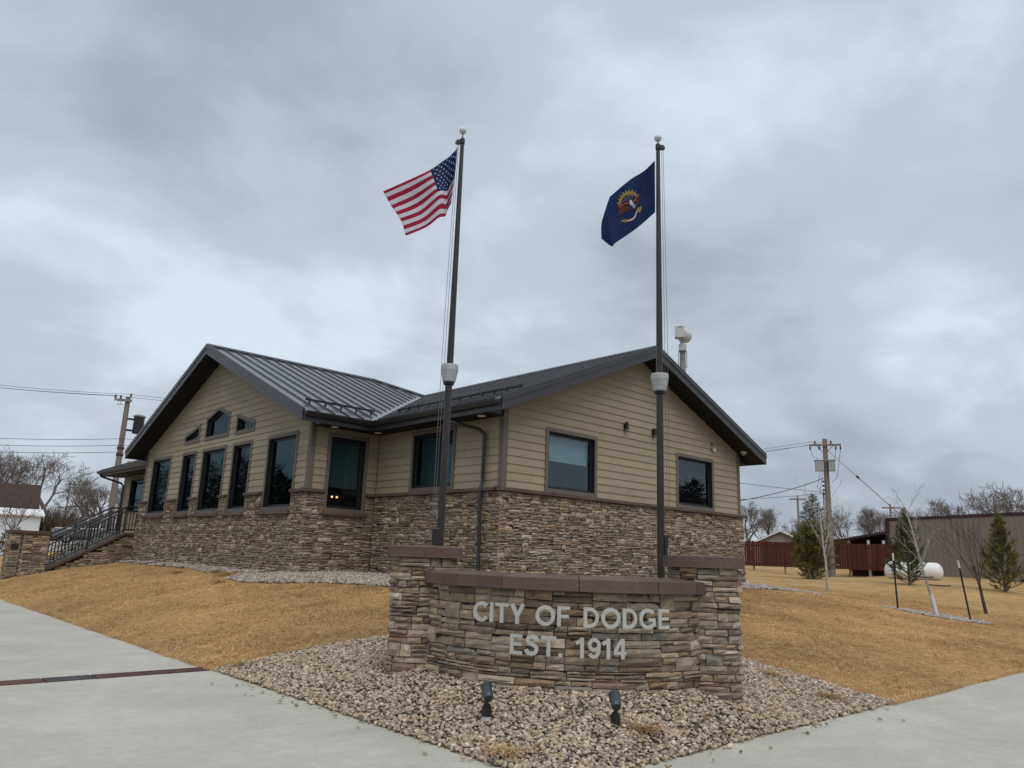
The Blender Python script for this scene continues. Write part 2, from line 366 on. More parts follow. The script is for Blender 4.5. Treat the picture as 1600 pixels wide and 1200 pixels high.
# ------------------------------------------------------------------ terrain
SX, SY = 4.35, 4.10                          # inner edges of the two sidewalks
CP = [(SX, y, 0.0) for y in (4.1, 7, 10, 14, 18, 23, 28, 36, 50, 80, 140)] + [(x, SY, 0.0) for x in (8, 12, 16, 22, 30, 45, 60, 95)]
CP += [(8.92, 17, 1.0), (8.92, 20, 1.0), (8.92, 24, 1.0), (8.92, 28, 0.98), (10.87, 12.1, 1.0), (10.87, 17, 1.02), (15, 12.1, 1.05), (20.4, 12.1, 1.05), (20.4, 20, 1.15), (20.4, 29, 1.2), (10, 31, 1.0),
       (5.6, 29.3, 0.42), (7.2, 29.2, 0.70), (5.8, 5.37, 0.30), (5.3, 6.95, 0.34), (7.3, 4.75, 0.29), (5.1, 4.72, 0.13), (6.6, 6.2, 0.40), (8.5, 8.8, 0.62), (6.6, 10.2, 0.50),
       (24.7, 8.4, 0.33), (29.2, 8.4, 0.30), (36.7, 9.8, 0.90), (34.8, 12.8, 1.02), (35.8, 17.5, 1.05), (28.3, 13.3, 0.72), (25.2, 12.0, 0.72),
       (48.7, 22.4, 1.0), (46.2, 27.3, 1.32), (49.2, 19.0, 1.28), (44.7, 16, 1.2), (48, 11.9, 1.2), (60, 10, 1.3), (7, 40, 0.8), (12, 45, 1.1), (13, 56, 1.25), (17, 82, 1.4), (25, 110, 1.5), (60, 60, 1.5), (95, 95, 1.6), (95, 140, 1.7), (95, 30, 1.5), (20, 140, 1.6)]
CP = np.array(CP)
def _tps(r2): return 0.5 * r2 * np.log(r2 + 1e-12)
_A = CP[:, :2]; _n = len(CP)
_K = _tps(((_A[:, None] - _A[None]) ** 2).sum(-1)) + np.eye(_n) * 0.02
_P = np.hstack([np.ones((_n, 1)), _A])
_sol = np.linalg.solve(np.block([[_K, _P], [_P.T, np.zeros((3, 3))]]), np.concatenate([CP[:, 2], np.zeros(3)]))
def gz_arr(x, y):
    x = np.asarray(x, float); y = np.asarray(y, float); sh = x.shape
    X = np.clip(x.ravel(), SX, 95); Y = np.clip(y.ravel(), SY, 140)
    o = np.empty(X.shape)
    for a in range(0, len(X), 20000):
        q = np.stack([X[a:a + 20000], Y[a:a + 20000]], -1)
        o[a:a + 20000] = _tps(((q[:, None] - _A[None]) ** 2).sum(-1)) @ _sol[:_n] + _sol[_n] + q @ _sol[_n + 1:]
    o = np.maximum(o, 0.0)
    lift = np.clip(np.minimum(x.ravel() - SX, y.ravel() - SY) / 0.25, 0, 1)    # lawn stands a little over the slab
    d = np.clip(np.minimum(x.ravel() - SX, y.ravel() - SY), 0, None)
    return (o * (1 - np.exp(-d / 0.30)) + 0.02 * lift).reshape(sh)
def gz(x, y): return float(gz_arr(np.array([x]), np.array([y]))[0])

def axis_lines(near, lim):
    a = list(np.arange(near - 0.0, near + 18, 0.25)) + list(np.arange(near + 18, near + 50, 0.9)) + list(np.arange(near + 50, 150, 5)) + [170, 220, 300, 420, 600, 900, 1300]
    return np.array([-900, -300, -80, -20, near - 0.06] + a)
gx, gy = axis_lines(SX, 0), axis_lines(SY, 0)
GX, GY = np.meshgrid(gx, gy, indexing='ij')
GZ = gz_arr(GX, GY)
GZ[(GX < SX - 0.01) | (GY < SY - 0.01)] = -0.30
nx_, ny_ = GX.shape
idx = np.arange(nx_ * ny_).reshape(nx_, ny_)
quads = np.stack([idx[:-1, :-1], idx[1:, :-1], idx[1:, 1:], idx[:-1, 1:]], -1).reshape(-1, 4)
me = bpy.data.meshes.new('lawn'); me.from_pydata(np.stack([GX, GY, GZ], -1).reshape(-1, 3).tolist(), [], quads.tolist())
me.polygons.foreach_set('use_smooth', [True] * len(me.polygons)); me.materials.append(M['lawn_soil'].m)
lawn = bpy.data.objects.new('lawn', me); COL.objects.link(lawn); tag(lawn, 'wide tan dormant lawn sloping up from the sidewalks to the building', 'lawn', kind='structure')

def slabs(name, rects, label):
    r = thing(name, (rects[0][0], rects[0][2], -0.15), label, 'sidewalk', kind='structure')
    for (x0, x1, y0, y1) in rects:
        m = MB(); m.box(x0 + (0.006 if x0 != SX else 0.0), x1 - (0.006 if x1 != SX else 0.0), y0 + 0.006, y1 - (0.006 if y1 != SY else 0.0), -0.15, 0.0); m.build('slab', 'concrete', r, bevel=0.006)
    return r
slabs('left_sidewalk', [(0.6, 4.35, 4.10, 6.95), (0.6, 4.35, 6.95, 10.38), (0.6, 4.35, 10.70, 15.6), (0.6, 4.35, 15.6, 20.4), (0.6, 4.35, 20.4, 25.2), (0.6, 4.35, 25.2, 30.0), (0.6, 4.35, 30, 45), (0.6, 4.35, 45, 90)],
      'broad pale concrete sidewalk on the left crossed by a rusty drain cover')
slabs('right_sidewalk', [(0.6, 4.35, 0.6, 4.10), (4.35, 8.6, 0.6, 4.10), (8.6, 13.0, 0.6, 4.10), (13.0, 17.5, 0.6, 4.10), (17.5, 30, 0.6, 4.10), (30, 60, 0.6, 4.10), (60, 95, 0.6, 4.10)],
      'pale concrete sidewalk on the right below the gravel bed')
m = MB(); m.box(-900, 0.45, -900, 900, -0.34, -0.15); m.build('street', 'asphalt', kind='structure')
m = MB(); m.box(0.45, 900, -900, 0.45, -0.34, -0.152); m.build('street', 'asphalt', kind='structure')
m = MB(); m.box(0.45, 0.60, 0.6, 90, -0.33, 0.0); m.box(0.60, 95, 0.45, 0.60, -0.33, 0.0); m.build('kerb', 'concrete', kind='structure')
r = thing('drain_cover', (2.5, 10.54, 0), 'rusty brown steel drain cover plates set across the left sidewalk', 'drain cover')
for x0, x1 in ((0.6, 1.15), (1.16, 2.42), (2.43, 2.95), (2.96, 4.33)):
    m = MB(); m.box(x0, x1 - 0.008, 10.385, 10.695, -0.05, 0.006); m.build('plate', 'rust_steel', r, bevel=0.004, tone={0.6: (1.2, 1, 1), 1.16: (1.25, 1.05, 0.95), 2.43: (0.75, 1.15, 1.5), 2.96: (1.0, 0.95, 1.0)}[x0])

# gravel beds: dirt underlay draped on the ground, stones scattered over it
BED_SIGN = [(SX, SY), (10.35, SY), (10.27, 4.84), (10.06, 5.42), (9.95, 6.0), (9.5, 7.4), (8.3, 8.5), (7.1, 9.0), (6.2, 9.15), (5.2, 9.9), (SX, 10.4)]
BED_WALL = [(20.6, 12.2), (10.7, 12.2), (10.7, 17.2), (8.8, 17.2), (8.8, 29.0), (8.4, 29.0), (8.3, 24.6), (8.42, 22.4), (8.05, 20.6), (8.2, 19.6), (8.55, 19.2), (8.3, 18.6), (7.7, 18.2), (7.5, 17.0), (7.9, 15.8), (8.6, 14.6),
            (9.1, 12.6), (9.7, 11.0), (12.5, 10.7), (16, 10.8), (20.0, 10.9), (22.6, 11.3), (25.4, 12.0), (25.2, 12.4), (22.6, 12.3)]
RING = [(24.7 + 1.2 * math.cos(a) + 0.85 * math.sin(a), 8.4 - 1.0 * math.cos(a) + 0.75 * math.sin(a)) for a in np.linspace(0, 2 * math.pi, 20)[:-1]]
def bed(poly, step, lift, name, label):
    xs = np.arange(min(p[0] for p in poly), max(p[0] for p in poly) + step, step); ys = np.arange(min(p[1] for p in poly), max(p[1] for p in poly) + step, step)
    X, Y = np.meshgrid(xs, ys, indexing='ij'); Z = gz_arr(X, Y) + lift
    ins = inpoly(X[:-1, :-1] + step / 2, Y[:-1, :-1] + step / 2, poly); ix = np.arange(X.size).reshape(X.shape)
    q = np.stack([ix[:-1, :-1], ix[1:, :-1], ix[1:, 1:], ix[:-1, 1:]], -1)[ins]
    me = bpy.data.meshes.new(name); me.from_pydata(np.stack([X, Y, Z], -1).reshape(-1, 3).tolist(), [], q.tolist())
    me.materials.append(M['gravel_dirt'].m); o = bpy.data.objects.new(name, me); COL.objects.link(o); tag(o, label, 'gravel bed', kind='structure')
bed(BED_SIGN, 0.1, 0.012, 'gravel_bed', 'earth under the river rock round the sign')
bed(BED_WALL, 0.12, 0.012, 'gravel_bed', 'earth under the grey rock strip along the building')
bed(RING, 0.08, 0.012, 'gravel_bed', 'earth ring under the staked tree')

# ------------------------------------------------------------------ scatter (own mesh holds the master shapes and the points)
def scatter(name, masters, pts, rot, scl, var, material, label, cat, smooth=True):
    verts = []; faces = []; flag = []
    for k, (vs, fs) in enumerate(masters):
        b = len(verts); verts += vs; faces += [tuple(i + b for i in f) for f in fs]; flag += [k + 1] * len(vs)
    nm = len(verts); me = bpy.data.meshes.new(name)
    me.from_pydata(list(verts) + pts.tolist(), [], faces)
    N = len(me.vertices); a = me.attributes.new('master', 'INT', 'POINT'); a.data.foreach_set('value', np.array(flag + [0] * len(pts), np.int32))
    a = me.attributes.new('variant', 'INT', 'POINT'); a.data.foreach_set('value', np.concatenate([np.zeros(nm, np.int32), var.astype(np.int32) + 1]))
    a = me.attributes.new('rot', 'FLOAT_VECTOR', 'POINT'); a.data.foreach_set('vector', np.vstack([np.zeros((nm, 3)), rot]).astype(np.float32).ravel())
    a = me.attributes.new('scl', 'FLOAT_VECTOR', 'POINT'); a.data.foreach_set('vector', np.vstack([np.ones((nm, 3)), scl]).astype(np.float32).ravel())
    if smooth: me.polygons.foreach_set('use_smooth', [True] * len(me.polygons))
    me.materials.append(material)
    o = bpy.data.objects.new(name, me); COL.objects.link(o); tag(o, label, cat, kind='stuff')
    g = bpy.data.node_groups.new(name + '_nodes', 'GeometryNodeTree')
    g.interface.new_socket('Geometry', in_out='INPUT', socket_type='NodeSocketGeometry'); g.interface.new_socket('Geometry', in_out='OUTPUT', socket_type='NodeSocketGeometry')
    N_ = lambda t, **kw: (lambda n: [setattr(n, k, v) for k, v in kw.items()] and n or n)(g.nodes.new(t))
    gi, go_ = g.nodes.new('NodeGroupInput'), g.nodes.new('NodeGroupOutput')
    def attr(nm_, dt):
        n = g.nodes.new('GeometryNodeInputNamedAttribute'); n.data_type = dt; n.inputs['Name'].default_value = nm_; return n.outputs['Attribute']
    am, av, ar, as_ = attr('master', 'INT'), attr('variant', 'INT'), attr('rot', 'FLOAT_VECTOR'), attr('scl', 'FLOAT_VECTOR')
    def eq(sock, val):
        n = g.nodes.new('FunctionNodeCompare'); n.data_type = 'INT'; n.operation = 'EQUAL'
        g.links.new(sock, n.inputs[2]); n.inputs[3].default_value = val; return n.outputs[0]
    join = g.nodes.new('GeometryNodeJoinGeometry')
    for k in range(len(masters)):
        sm = g.nodes.new('GeometryNodeSeparateGeometry'); g.links.new(gi.outputs[0], sm.inputs[0]); g.links.new(eq(am, k + 1), sm.inputs['Selection'])
        sp = g.nodes.new('GeometryNodeSeparateGeometry'); g.links.new(gi.outputs[0], sp.inputs[0]); g.links.new(eq(av, k + 1), sp.inputs['Selection'])
        ip = g.nodes.new('GeometryNodeInstanceOnPoints'); g.links.new(sp.outputs[0], ip.inputs['Points']); g.links.new(sm.outputs[0], ip.inputs['Instance'])
        g.links.new(ar, ip.inputs['Rotation']); g.links.new(as_, ip.inputs['Scale']); g.links.new(ip.outputs[0], join.inputs[0])
    g.links.new(join.outputs[0], go_.inputs[0])
    md = o.modifiers.new('scatter', 'NODES'); md.node_group = g
    return o
def ico():
    import bmesh
    b = bmesh.new(); bmesh.ops.create_icosphere(b, subdivisions=2, radius=1.0)
    v = [p.co.copy() for p in b.verts]; f = [tuple(q.index for q in p.verts) for p in b.faces]; b.free(); return v, f
_iv, _if = ico()
def pebble(seed):
    r = random.Random(seed); d = [Vector((r.gauss(0, 1), r.gauss(0, 1), r.gauss(0, 1))).normalized() for _ in range(7)]; h = [r.uniform(0.72, 0.98) for _ in d]
    out = []
    for p in _iv:
        q = p.copy()
        for a, b in zip(d, h):
            k = q.dot(a)
            if k > b: q -= a * (k - b) * 0.85
        out.append(tuple(q))
    return out, _if
PEB = [pebble(i) for i in range(5)]
SIGN_C = np.array([5.80, 5.37])
def poly_points(poly, density, rng, reject=None):
    x0, x1 = min(p[0] for p in poly), max(p[0] for p in poly); y0, y1 = min(p[1] for p in poly), max(p[1] for p in poly)
    n = int((x1 - x0) * (y1 - y0) * density); x = rng.uniform(x0, x1, n); y = rng.uniform(y0, y1, n)
    k = inpoly(x, y, poly)
    if reject is not None: k &= ~reject(x, y)
    return x[k], y[k]
def stones_at(x, y, smin, smax, rng, name, label, lift=0.3, mt='pebble'):
    n = len(x); s = smin + (smax - smin) * rng.beta(1.6, 3.2, n)
    scl = np.stack([s * rng.uniform(0.85, 1.35, n), s * rng.uniform(0.75, 1.05, n), s * rng.uniform(0.5, 0.8, n)], -1)
    rot = np.stack([rng.normal(0, 0.35, n), rng.normal(0, 0.35, n), rng.uniform(0, 6.28, n)], -1)
    z = gz_arr(x, y) + 0.012 + scl[:, 2] * lift + rng.uniform(0, 0.02, n)
    return scatter(name, PEB, np.stack([x, y, z], -1), rot, scl, rng.integers(0, 5, n), M[mt].m, label, 'gravel')
x, y = poly_points(BED_SIGN, 1750, RNG)
# a few stones have rolled onto the concrete edge
ex = RNG.uniform(SX - 0.02, 10.2, 260); ey = SY - np.abs(RNG.normal(0, 0.018, 260)); ex2 = SX - np.abs(RNG.normal(0, 0.018, 260)); ey2 = RNG.uniform(SY, 10.3, 260)
ex = np.concatenate([ex, RNG.uniform(SX, 10, 45)]); ey = np.concatenate([ey, SY - RNG.exponential(0.14, 45) - .02]); ex2 = np.concatenate([ex2, SX - RNG.exponential(0.14, 45) - .02]); ey2 = np.concatenate([ey2, RNG.uniform(SY, 10, 45)])
stones_at(np.concatenate([x, ex, ex2]), np.concatenate([y, ey, ey2]), 0.008, 0.032, RNG, 'gravel', 'mixed tan and grey river rock filling the bed round the stone sign')
x, y = poly_points(BED_WALL, 480, RNG, lambda x, y: (np.sin(x * 3.1 + y * 1.7) * np.sin(y * 2.3 - x) > 0.45) & (y > 17.5))
stones_at(x, y, 0.018, 0.052, RNG, 'gravel', 'grey river rock strip along the foot of the building', mt='pebble_grey')
x, y = poly_points(RING, 700, RNG)
stones_at(x, y, 0.018, 0.04, RNG, 'gravel', 'ring of grey rock round the staked young tree', mt='pebble_grey')

# ------------------------------------------------------------------ dormant grass
def tuft(seed, n=22, h=0.034, spread=0.062):
    r = random.Random(seed); vs = []; fs = []
    for _ in range(n):
        a = r.uniform(0, 6.28); b = r.uniform(0, spread); x, y = math.cos(a) * b, math.sin(a) * b
        d = r.uniform(0, 6.28); lean = r.uniform(0.3, 1.6); l = h * r.uniform(0.6, 1.3); w = r.uniform(0.0011, 0.0021)
        px, py = -math.sin(d) * w, math.cos(d) * w
        mx, my, mz = x + math.cos(d) * l * 0.35 * lean, y + math.sin(d) * l * 0.35 * lean, l * 0.6
        tx, ty, tz = x + math.cos(d) * l * lean, y + math.sin(d) * l * lean, l * (0.95 if lean < 0.8 else 0.6)
        b0 = len(vs); vs += [(x - px, y - py, -0.01), (x + px, y + py, -0.01), (mx + px * .8, my + py * .8, mz), (mx - px * .8, my - py * .8, mz), (tx, ty, tz)]
        fs += [(b0, b0 + 1, b0 + 2, b0 + 3), (b0 + 3, b0 + 2, b0 + 4)]
    return vs, fs
TUFT = [tuft(i) for i in range(4)]
def no_grass(x, y):
    return inpoly(x, y, BED_SIGN) | (inpoly(x, y, BED_WALL) & (RNG.uniform(0, 1, len(x)) < 0.95)) | inpoly(x, y, RING) | ((x > 8.8) & (x < 20.5) & (y > 12.0)) | ((x > 4.9) & (x < 9) & (y > 29.0) & (y < 31.6)) | ((x > 8.9) & (y > 17))
gxs, gys = [], []
for (x0, x1, y0, y1, den) in ((SX, 9.0, 9.2, 14, 680), (SX, 9.0, 14, 20, 420), (SX, 9, 20, 34, 230), (9.0, 13, SY, 11.2, 680), (13, 19, SY, 11.4, 420), (19, 30, SY, 15, 190), (5.0, 12, 8.4, 12.2, 360)):
    n = int((x1 - x0) * (y1 - y0) * den); gxs.append(RNG.uniform(x0, x1, n)); gys.append(RNG.uniform(y0, y1, n))
n = 2600; gxs.append(SX - 0.015 + np.abs(RNG.normal(0, 0.03, n))); gys.append(RNG.uniform(10.3, 24, n)); gxs.append(RNG.uniform(10.2, 22, n)); gys.append(SY - 0.015 + np.abs(RNG.normal(0, 0.03, n)))
gxs, gys = np.concatenate(gxs), np.concatenate(gys); k = ~no_grass(gxs, gys); gxs, gys = gxs[k], gys[k]; n = len(gxs)
s = RNG.uniform(0.6, 1.2, n) * (1.0 + 0.28 * np.sin(gxs * 1.9 + np.sin(gys * 1.3) * 2) * np.sin(gys * 2.3 + np.sin(gxs * 0.9) * 2))
scatter('grass', TUFT, np.stack([gxs, gys, gz_arr(gxs, gys)], -1), np.stack([RNG.normal(0, 0.12, n), RNG.normal(0, 0.12, n), RNG.uniform(0, 6.28, n)], -1),
        np.stack([s * 1.15, s * 1.15, s * RNG.uniform(0.5, 0.95, n)], -1), RNG.integers(0, 4, n), M['grass_blade'].m, 'short matted tan grass covering the lawn', 'grass', smooth=False)
def clump(x, y, r, n, label, h=0.16, col=(1, 1, 1), lay=0.9):
    m = MB(); rr = random.Random(int(x * 97 + y * 13)); z = gz(x, y)
    for _ in range(n):
        a, d = rr.uniform(0, 6.28), rr.gauss(0, r * 0.5); b = Vector((x + math.cos(a) * d, y + math.sin(a) * d, z + rr.uniform(0.01, 0.05)))
        dd = rr.uniform(0, 6.28); l = h * rr.uniform(0.6, 1.5); k = rr.uniform(0.5, lay + 0.5)
        t = b + Vector((math.cos(dd) * l * k, math.sin(dd) * l * k, l * rr.uniform(0.02, 0.26))); w = Vector((-math.sin(dd), math.cos(dd), 0)) * rr.uniform(0.0015, 0.0035); mid = (b + t) / 2 + Vector((0, 0, l * 0.12))
        c = rr.uniform(0.6, 1.2); m.cur = (col[0] * c, col[1] * c, col[2] * c)
        m.add([b - w, b + w, mid + w, mid - w, t], [(0, 1, 2, 3), (3, 2, 4)])
    m.build('straw_clump', 'straw', label=label, cat='dry grass', kind='stuff', org=(x, y, z))

# ------------------------------------------------------------------ ledge stone
PAL = [((0.318, 0.256, 0.198), 4), ((0.39, 0.328, 0.258), 3), ((0.285, 0.250, 0.213), 3), ((0.250, 0.194, 0.146), 3), ((0.200, 0.162, 0.134), 2), ((0.245, 0.235, 0.225), 0.35), ((0.46, 0.405, 0.335), 1.5), ((0.325, 0.240, 0.165), 0.5)]
def stone_colour(r):
    c = r.choices([p[0] for p in PAL], [p[1] for p in PAL])[0]; k = r.uniform(0.82, 1.14); return (c[0] * k * 0.96, c[1] * k * 0.915, c[2] * k * 0.85)
def courses(s0, s1, z0, z1, r, seed_len=(0.14, 0.40), hb=(0.09, 0.165)):
    """random ledgestone layout: list of (sa, sb, za, zb)"""
    out = []; z = z0
    while z < z1 - 1e-6:
        h = r.uniform(*hb)
        if z1 - (z + h) < 0.05: h = z1 - z
        s = s0
        while s < s1 - 1e-6:
            l = r.uniform(*seed_len)
            if s1 - (s + l) < 0.12: l = s1 - s
            k = r.choices((1, 2, 3), (0.30, 0.50, 0.20))[0]
            if k == 1 and l > 0.30: k = 2
            cuts = [0] + sorted((i + r.uniform(-0.22, 0.22)) / k for i in range(1, k)) + [1]
            for a, b in zip(cuts, cuts[1:]):
                if l > 0.24 and r.random() < 0.55:
                    c = r.uniform(0.3, 0.7); out += [(s, s + l * c, z + h * a, z + h * b), (s + l * c, s + l, z + h * a, z + h * b)]
                else: out.append((s, s + l, z + h * a, z + h * b))
            s += l
        z += h
    return out
def stone_mesh(fn, sa, sb, za, zb, r, proud):
    """fn(s) -> (x, y, nx, ny); a rough-faced block standing out of the wall"""
    g = 0.0036; sa += g; sb -= g; za += g; zb -= g
    nxs = 3; out = r.uniform(0.0, 1.0) ** 1.4 * proud; tilt = r.uniform(-0.007, 0.007); tz = r.uniform(-0.013, 0.008)
    vs = []; rows = (0.0, 0.5, 1.0)
    for j, v in enumerate(rows):
        for i in range(nxs + 1):
            u = i / nxs; edge = (i in (0, nxs)) or (j in (0, 2))
            s = sa + (sb - sa) * u + (0 if i in (0, nxs) else r.uniform(-0.1, 0.1) * (sb - sa) / nxs)
            z = za + (zb - za) * v + (r.uniform(-0.003, 0.003) if j != 1 else r.uniform(-0.12, 0.12) * (zb - za))
            d = out + tilt * (u - 0.5) * 2 + tz * (v - 0.5) * 2 + (r.uniform(-0.010, 0.0) - 0.007 if edge else r.uniform(0.0, 0.015))
            x, y, a, b = fn(s); vs.append((x + a * d, y + b * d, z))
    nb = len(vs); W = nxs + 1
    ring = [(0, i) for i in range(W)] + [(1, W - 1), (2, W - 1)] + [(2, i) for i in range(W - 2, -1, -1)] + [(1, 0)]
    for j, i in ring:
        s = sa + (sb - sa) * i / nxs; x, y, a, b = fn(s); vs.append((x - a * 0.03, y - b * 0.03, za + (zb - za) * rows[j]))
    fs = [(j * W + i, j * W + i + 1, (j + 1) * W + i + 1, (j + 1) * W + i) for j in range(2) for i in range(nxs)]
    n = len(ring)
    for k in range(n):
        a, b = ring[k], ring[(k + 1) % n]; fs.append((a[0] * W + a[1], nb + k, nb + (k + 1) % n, b[0] * W + b[1]))
    return vs, fs
class Stones:
    """collects the blocks of one thing; the nearest become single parts, the rest one joined part"""
    def __init__(s): s.items = []
    def field(s, fn, s0, s1, z0, z1, seed, proud=0.03, **kw):
        r = random.Random(seed)
        for (a, b, c, d) in courses(s0, s1, z0, z1, r, **kw):
            vs, fs = stone_mesh(fn, a, b, c, d, r, proud); m = [sum(q[i] for q in vs) / len(vs) for i in range(3)]
            s.items.append((m, vs, fs, stone_colour(r)))
    def build(s, parent, limit, key=None):
        key = key or (lambda m: (m[0] - CAM.x) ** 2 + (m[1] - CAM.y) ** 2)
        s.items.sort(key=lambda t: key(t[0]))
        for m_, vs, fs, c in s.items[:limit]:
            m = MB(); m.cur = c; m.add(vs, fs); m.build('stone', 'stone', parent)
        rest = s.items[limit:]
        if rest:
            m = MB()
            for m_, vs, fs, c in rest: m.cur = c; m.add(vs, fs)
            m.build('stonework', 'stone', parent, kind='stuff')
def line_fn(x0, y0, dx, dy, nx, ny, off=0.0):
    return lambda s: (x0 + dx * s + nx * off, y0 + dy * s + ny * off, nx, ny)
def path_fn(pts):
    """arc-length parametrised polyline; outward normal on the right-hand side"""
    P = [Vector((p[0], p[1])) for p in pts]; L = [0.0]
    for a, b in zip(P, P[1:]): L.append(L[-1] + (b - a).length)
    Nn = []
    for i in range(len(P)):
        d = (P[min(i + 1, len(P) - 1)] - P[max(i - 1, 0)]).normalized(); Nn.append(Vector((d.y, -d.x)))
    def fn(s):
        s = min(max(s, 0), L[-1]); i = max(j for j in range(len(L)) if L[j] <= s + 1e-9); i = min(i, len(P) - 2)
        t = (s - L[i]) / (L[i + 1] - L[i]); p = P[i].lerp(P[i + 1], t); n = Nn[i].lerp(Nn[i + 1], t).normalized(); return (p.x, p.y, n.x, n.y)
    return fn, L[-1]
# ------------------------------------------------------------------ the town hall
PITCH_R = 0.4167; EAVE = 4.83
def roofS(x, y): return EAVE + PITCH_R * (y - 16.4)
def roofN(x, y): return EAVE + PITCH_R * (29.8 - y)
def roofW(x, y): return EAVE + PITCH_R * (x - 10.27)
def roofE(x, y): return EAVE + PITCH_R * (20.97 - x)
hall = thing('town_hall', (10.87, 12.12, 1.0), 'tan sided town hall with stone base, dark metal gable roofs and tall windows', 'building')
class Wall:
    def __init__(s, o, sd, n): s.o, s.s, s.n = Vector((o[0], o[1], 0)), Vector((sd[0], sd[1], 0)), Vector((n[0], n[1], 0))
    def p(s, a, z, d=0.0): q = s.o + s.s * a + s.n * d; return (q.x, q.y, z)
    def fn(s, off): return lambda a: (s.o.x + s.s.x * a + s.n.x * off, s.o.y + s.s.y * a + s.n.y * off, s.n.x, s.n.y)
    def box(s, m, a0, a1, z0, z1, d0, d1):
        m.hexa([s.p(a0, z0, d0), s.p(a1, z0, d0), s.p(a1, z1, d0), s.p(a0, z1, d0)], [s.p(a0, z0, d1), s.p(a1, z0, d1), s.p(a1, z1, d1), s.p(a0, z1, d1)])
WA = Wall((10.87, 12.12), (1, 0), (0, -1)); WB = Wall((10.87, 12.12), (0, 1), (-1, 0))
WC = Wall((8.92, 17.0), (1, 0), (0, -1)); WD = Wall((8.92, 17.0), (0, 1), (-1, 0))
WP = Wall((9.9, 29.2), (0, 1), (-1, 0))
def siding(w, poly, z0, holes, seed, parent=hall, row=0.18):
    r = random.Random(seed); smin, smax = min(p[0] for p in poly), max(p[0] for p in poly); zmax = max(p[1] for p in poly); z = z0
    while z < zmax - 0.01:
        cuts = [smin]; c = smin + r.uniform(0.9, 3.66)
        while c < smax - 0.5: cuts.append(c); c += 3.66
        cuts.append(smax)
        for a, b in zip(cuts, cuts[1:]):
            g = 0.0020
            P = [(a + g, z), (b - g, z), (b - g, z + row), (a + g, z + row)]
            for i in range(len(poly)):
                u, v = poly[i], poly[(i + 1) % len(poly)]; nx, ny = v[1] - u[1], -(v[0] - u[0]); P = clip(P, nx, ny, nx * u[0] + ny * u[1])
                if not P: break
            if not P: continue
            pcs = [P]
            for h in holes: pcs = subtract(pcs, h)
            pcs = [q for q in pcs if abs(area(q)) > 2e-4]
            groups = []                              # pieces that touch stay one board
            for q in sorted(pcs, key=lambda q: min(t[0] for t in q)):
                lo, hi = min(t[0] for t in q), max(t[0] for t in q)
                if groups and lo < groups[-1][1] + 0.004: groups[-1][0].append(q); groups[-1][1] = max(groups[-1][1], hi)
                else: groups.append([[q], hi])
            for qs, _ in groups:
                m = MB(); k = r.uniform(0.92, 1.06); m.cur = (k, k * r.uniform(0.985, 1.01), k * r.uniform(0.97, 1.02))
                for q in qs:
                    n = len(q); d = lambda zz: 0.006 + 0.019 * (1 - (zz - z) / row)
                    m.add([w.p(t[0], t[1], d(t[1])) for t in q] + [w.p(t[0], t[1], -0.03) for t in q],
                          [tuple(range(n)), tuple(range(2 * n - 1, n - 1, -1))] + [(i, n + i, n + (i + 1) % n, (i + 1) % n) for i in range(n)])
                m.build('plank', 'siding', parent)
        z += row
def ring(m, w, outer, inner, d0, d1):
    n = len(outer)
    for i in range(n):
        j = (i + 1) % n; q = [outer[i], outer[j], inner[j], inner[i]]
        m.hexa([w.p(a, z, d0) for a, z in q], [w.p(a, z, d1) for a, z in q])
def window(w, outer, tw=0.09, blind=None, parent=hall, name='window', zmin_trim=None):
    inn = inset(outer, tw); fr = inset(outer, tw + 0.018); sash = inset(outer, tw + 0.07)
    m = MB(); ring(m, w, outer, inn, -0.02, 0.042); o = m.build(name, 'trim', parent, bevel=0.003)
    m = MB(); ring(m, w, inn, fr, -0.115, 0.030); ring(m, w, fr, sash, -0.110, -0.055); m.build('frame', 'window_frame', o, bevel=0.002)
    m = MB(); m.prism([w.p(a, z, -0.080) for a, z in sash], w.n * 0.007); m.build('pane', 'glass', o)
    a0, a1 = min(p[0] for p in outer), max(p[0] for p in outer); z0, z1 = min(p[1] for p in outer), max(p[1] for p in outer)
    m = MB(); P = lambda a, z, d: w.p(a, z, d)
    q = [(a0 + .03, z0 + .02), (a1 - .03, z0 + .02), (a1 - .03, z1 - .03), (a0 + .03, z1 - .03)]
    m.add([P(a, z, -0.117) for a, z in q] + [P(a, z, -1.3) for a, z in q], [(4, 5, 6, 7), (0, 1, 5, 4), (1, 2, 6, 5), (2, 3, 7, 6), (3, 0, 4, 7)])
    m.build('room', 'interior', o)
    if blind:
        zb0, zb1, mt = blind; m = MB(); w.box(m, a0 + tw + .05, a1 - tw - .05, zb0, zb1, -0.20, -0.19); m.build('blind', mt, o)
    return o
def rect(a0, a1, z0, z1): return [(a0, z0), (a1, z0), (a1, z1), (a0, z1)]
def hole(outer, tw=0.09): return inset(outer, tw * 0.55)
GA = 9.5; RA = EAVE + PITCH_R * 5.35
# right gable wall
w1, w2 = rect(1.28, 3.06, 3.045, 4.53), rect(6.31, 8.13, 3.045, 4.53)
topA = lambda a: roofW(10.87 + a, 0) - 0.24 if a <= 4.75 else roofE(10.87 + a, 0) - 0.24
polyA = [(0, 3.03), (GA, 3.03), (GA, topA(GA)), (4.75, topA(4.75)), (0, topA(0))]
siding(WA, polyA, 3.03, [hole(w1), hole(w2)], 1)
window(WA, w1, blind=(3.80, 4.48, 'blind_grey')); window(WA, w2)
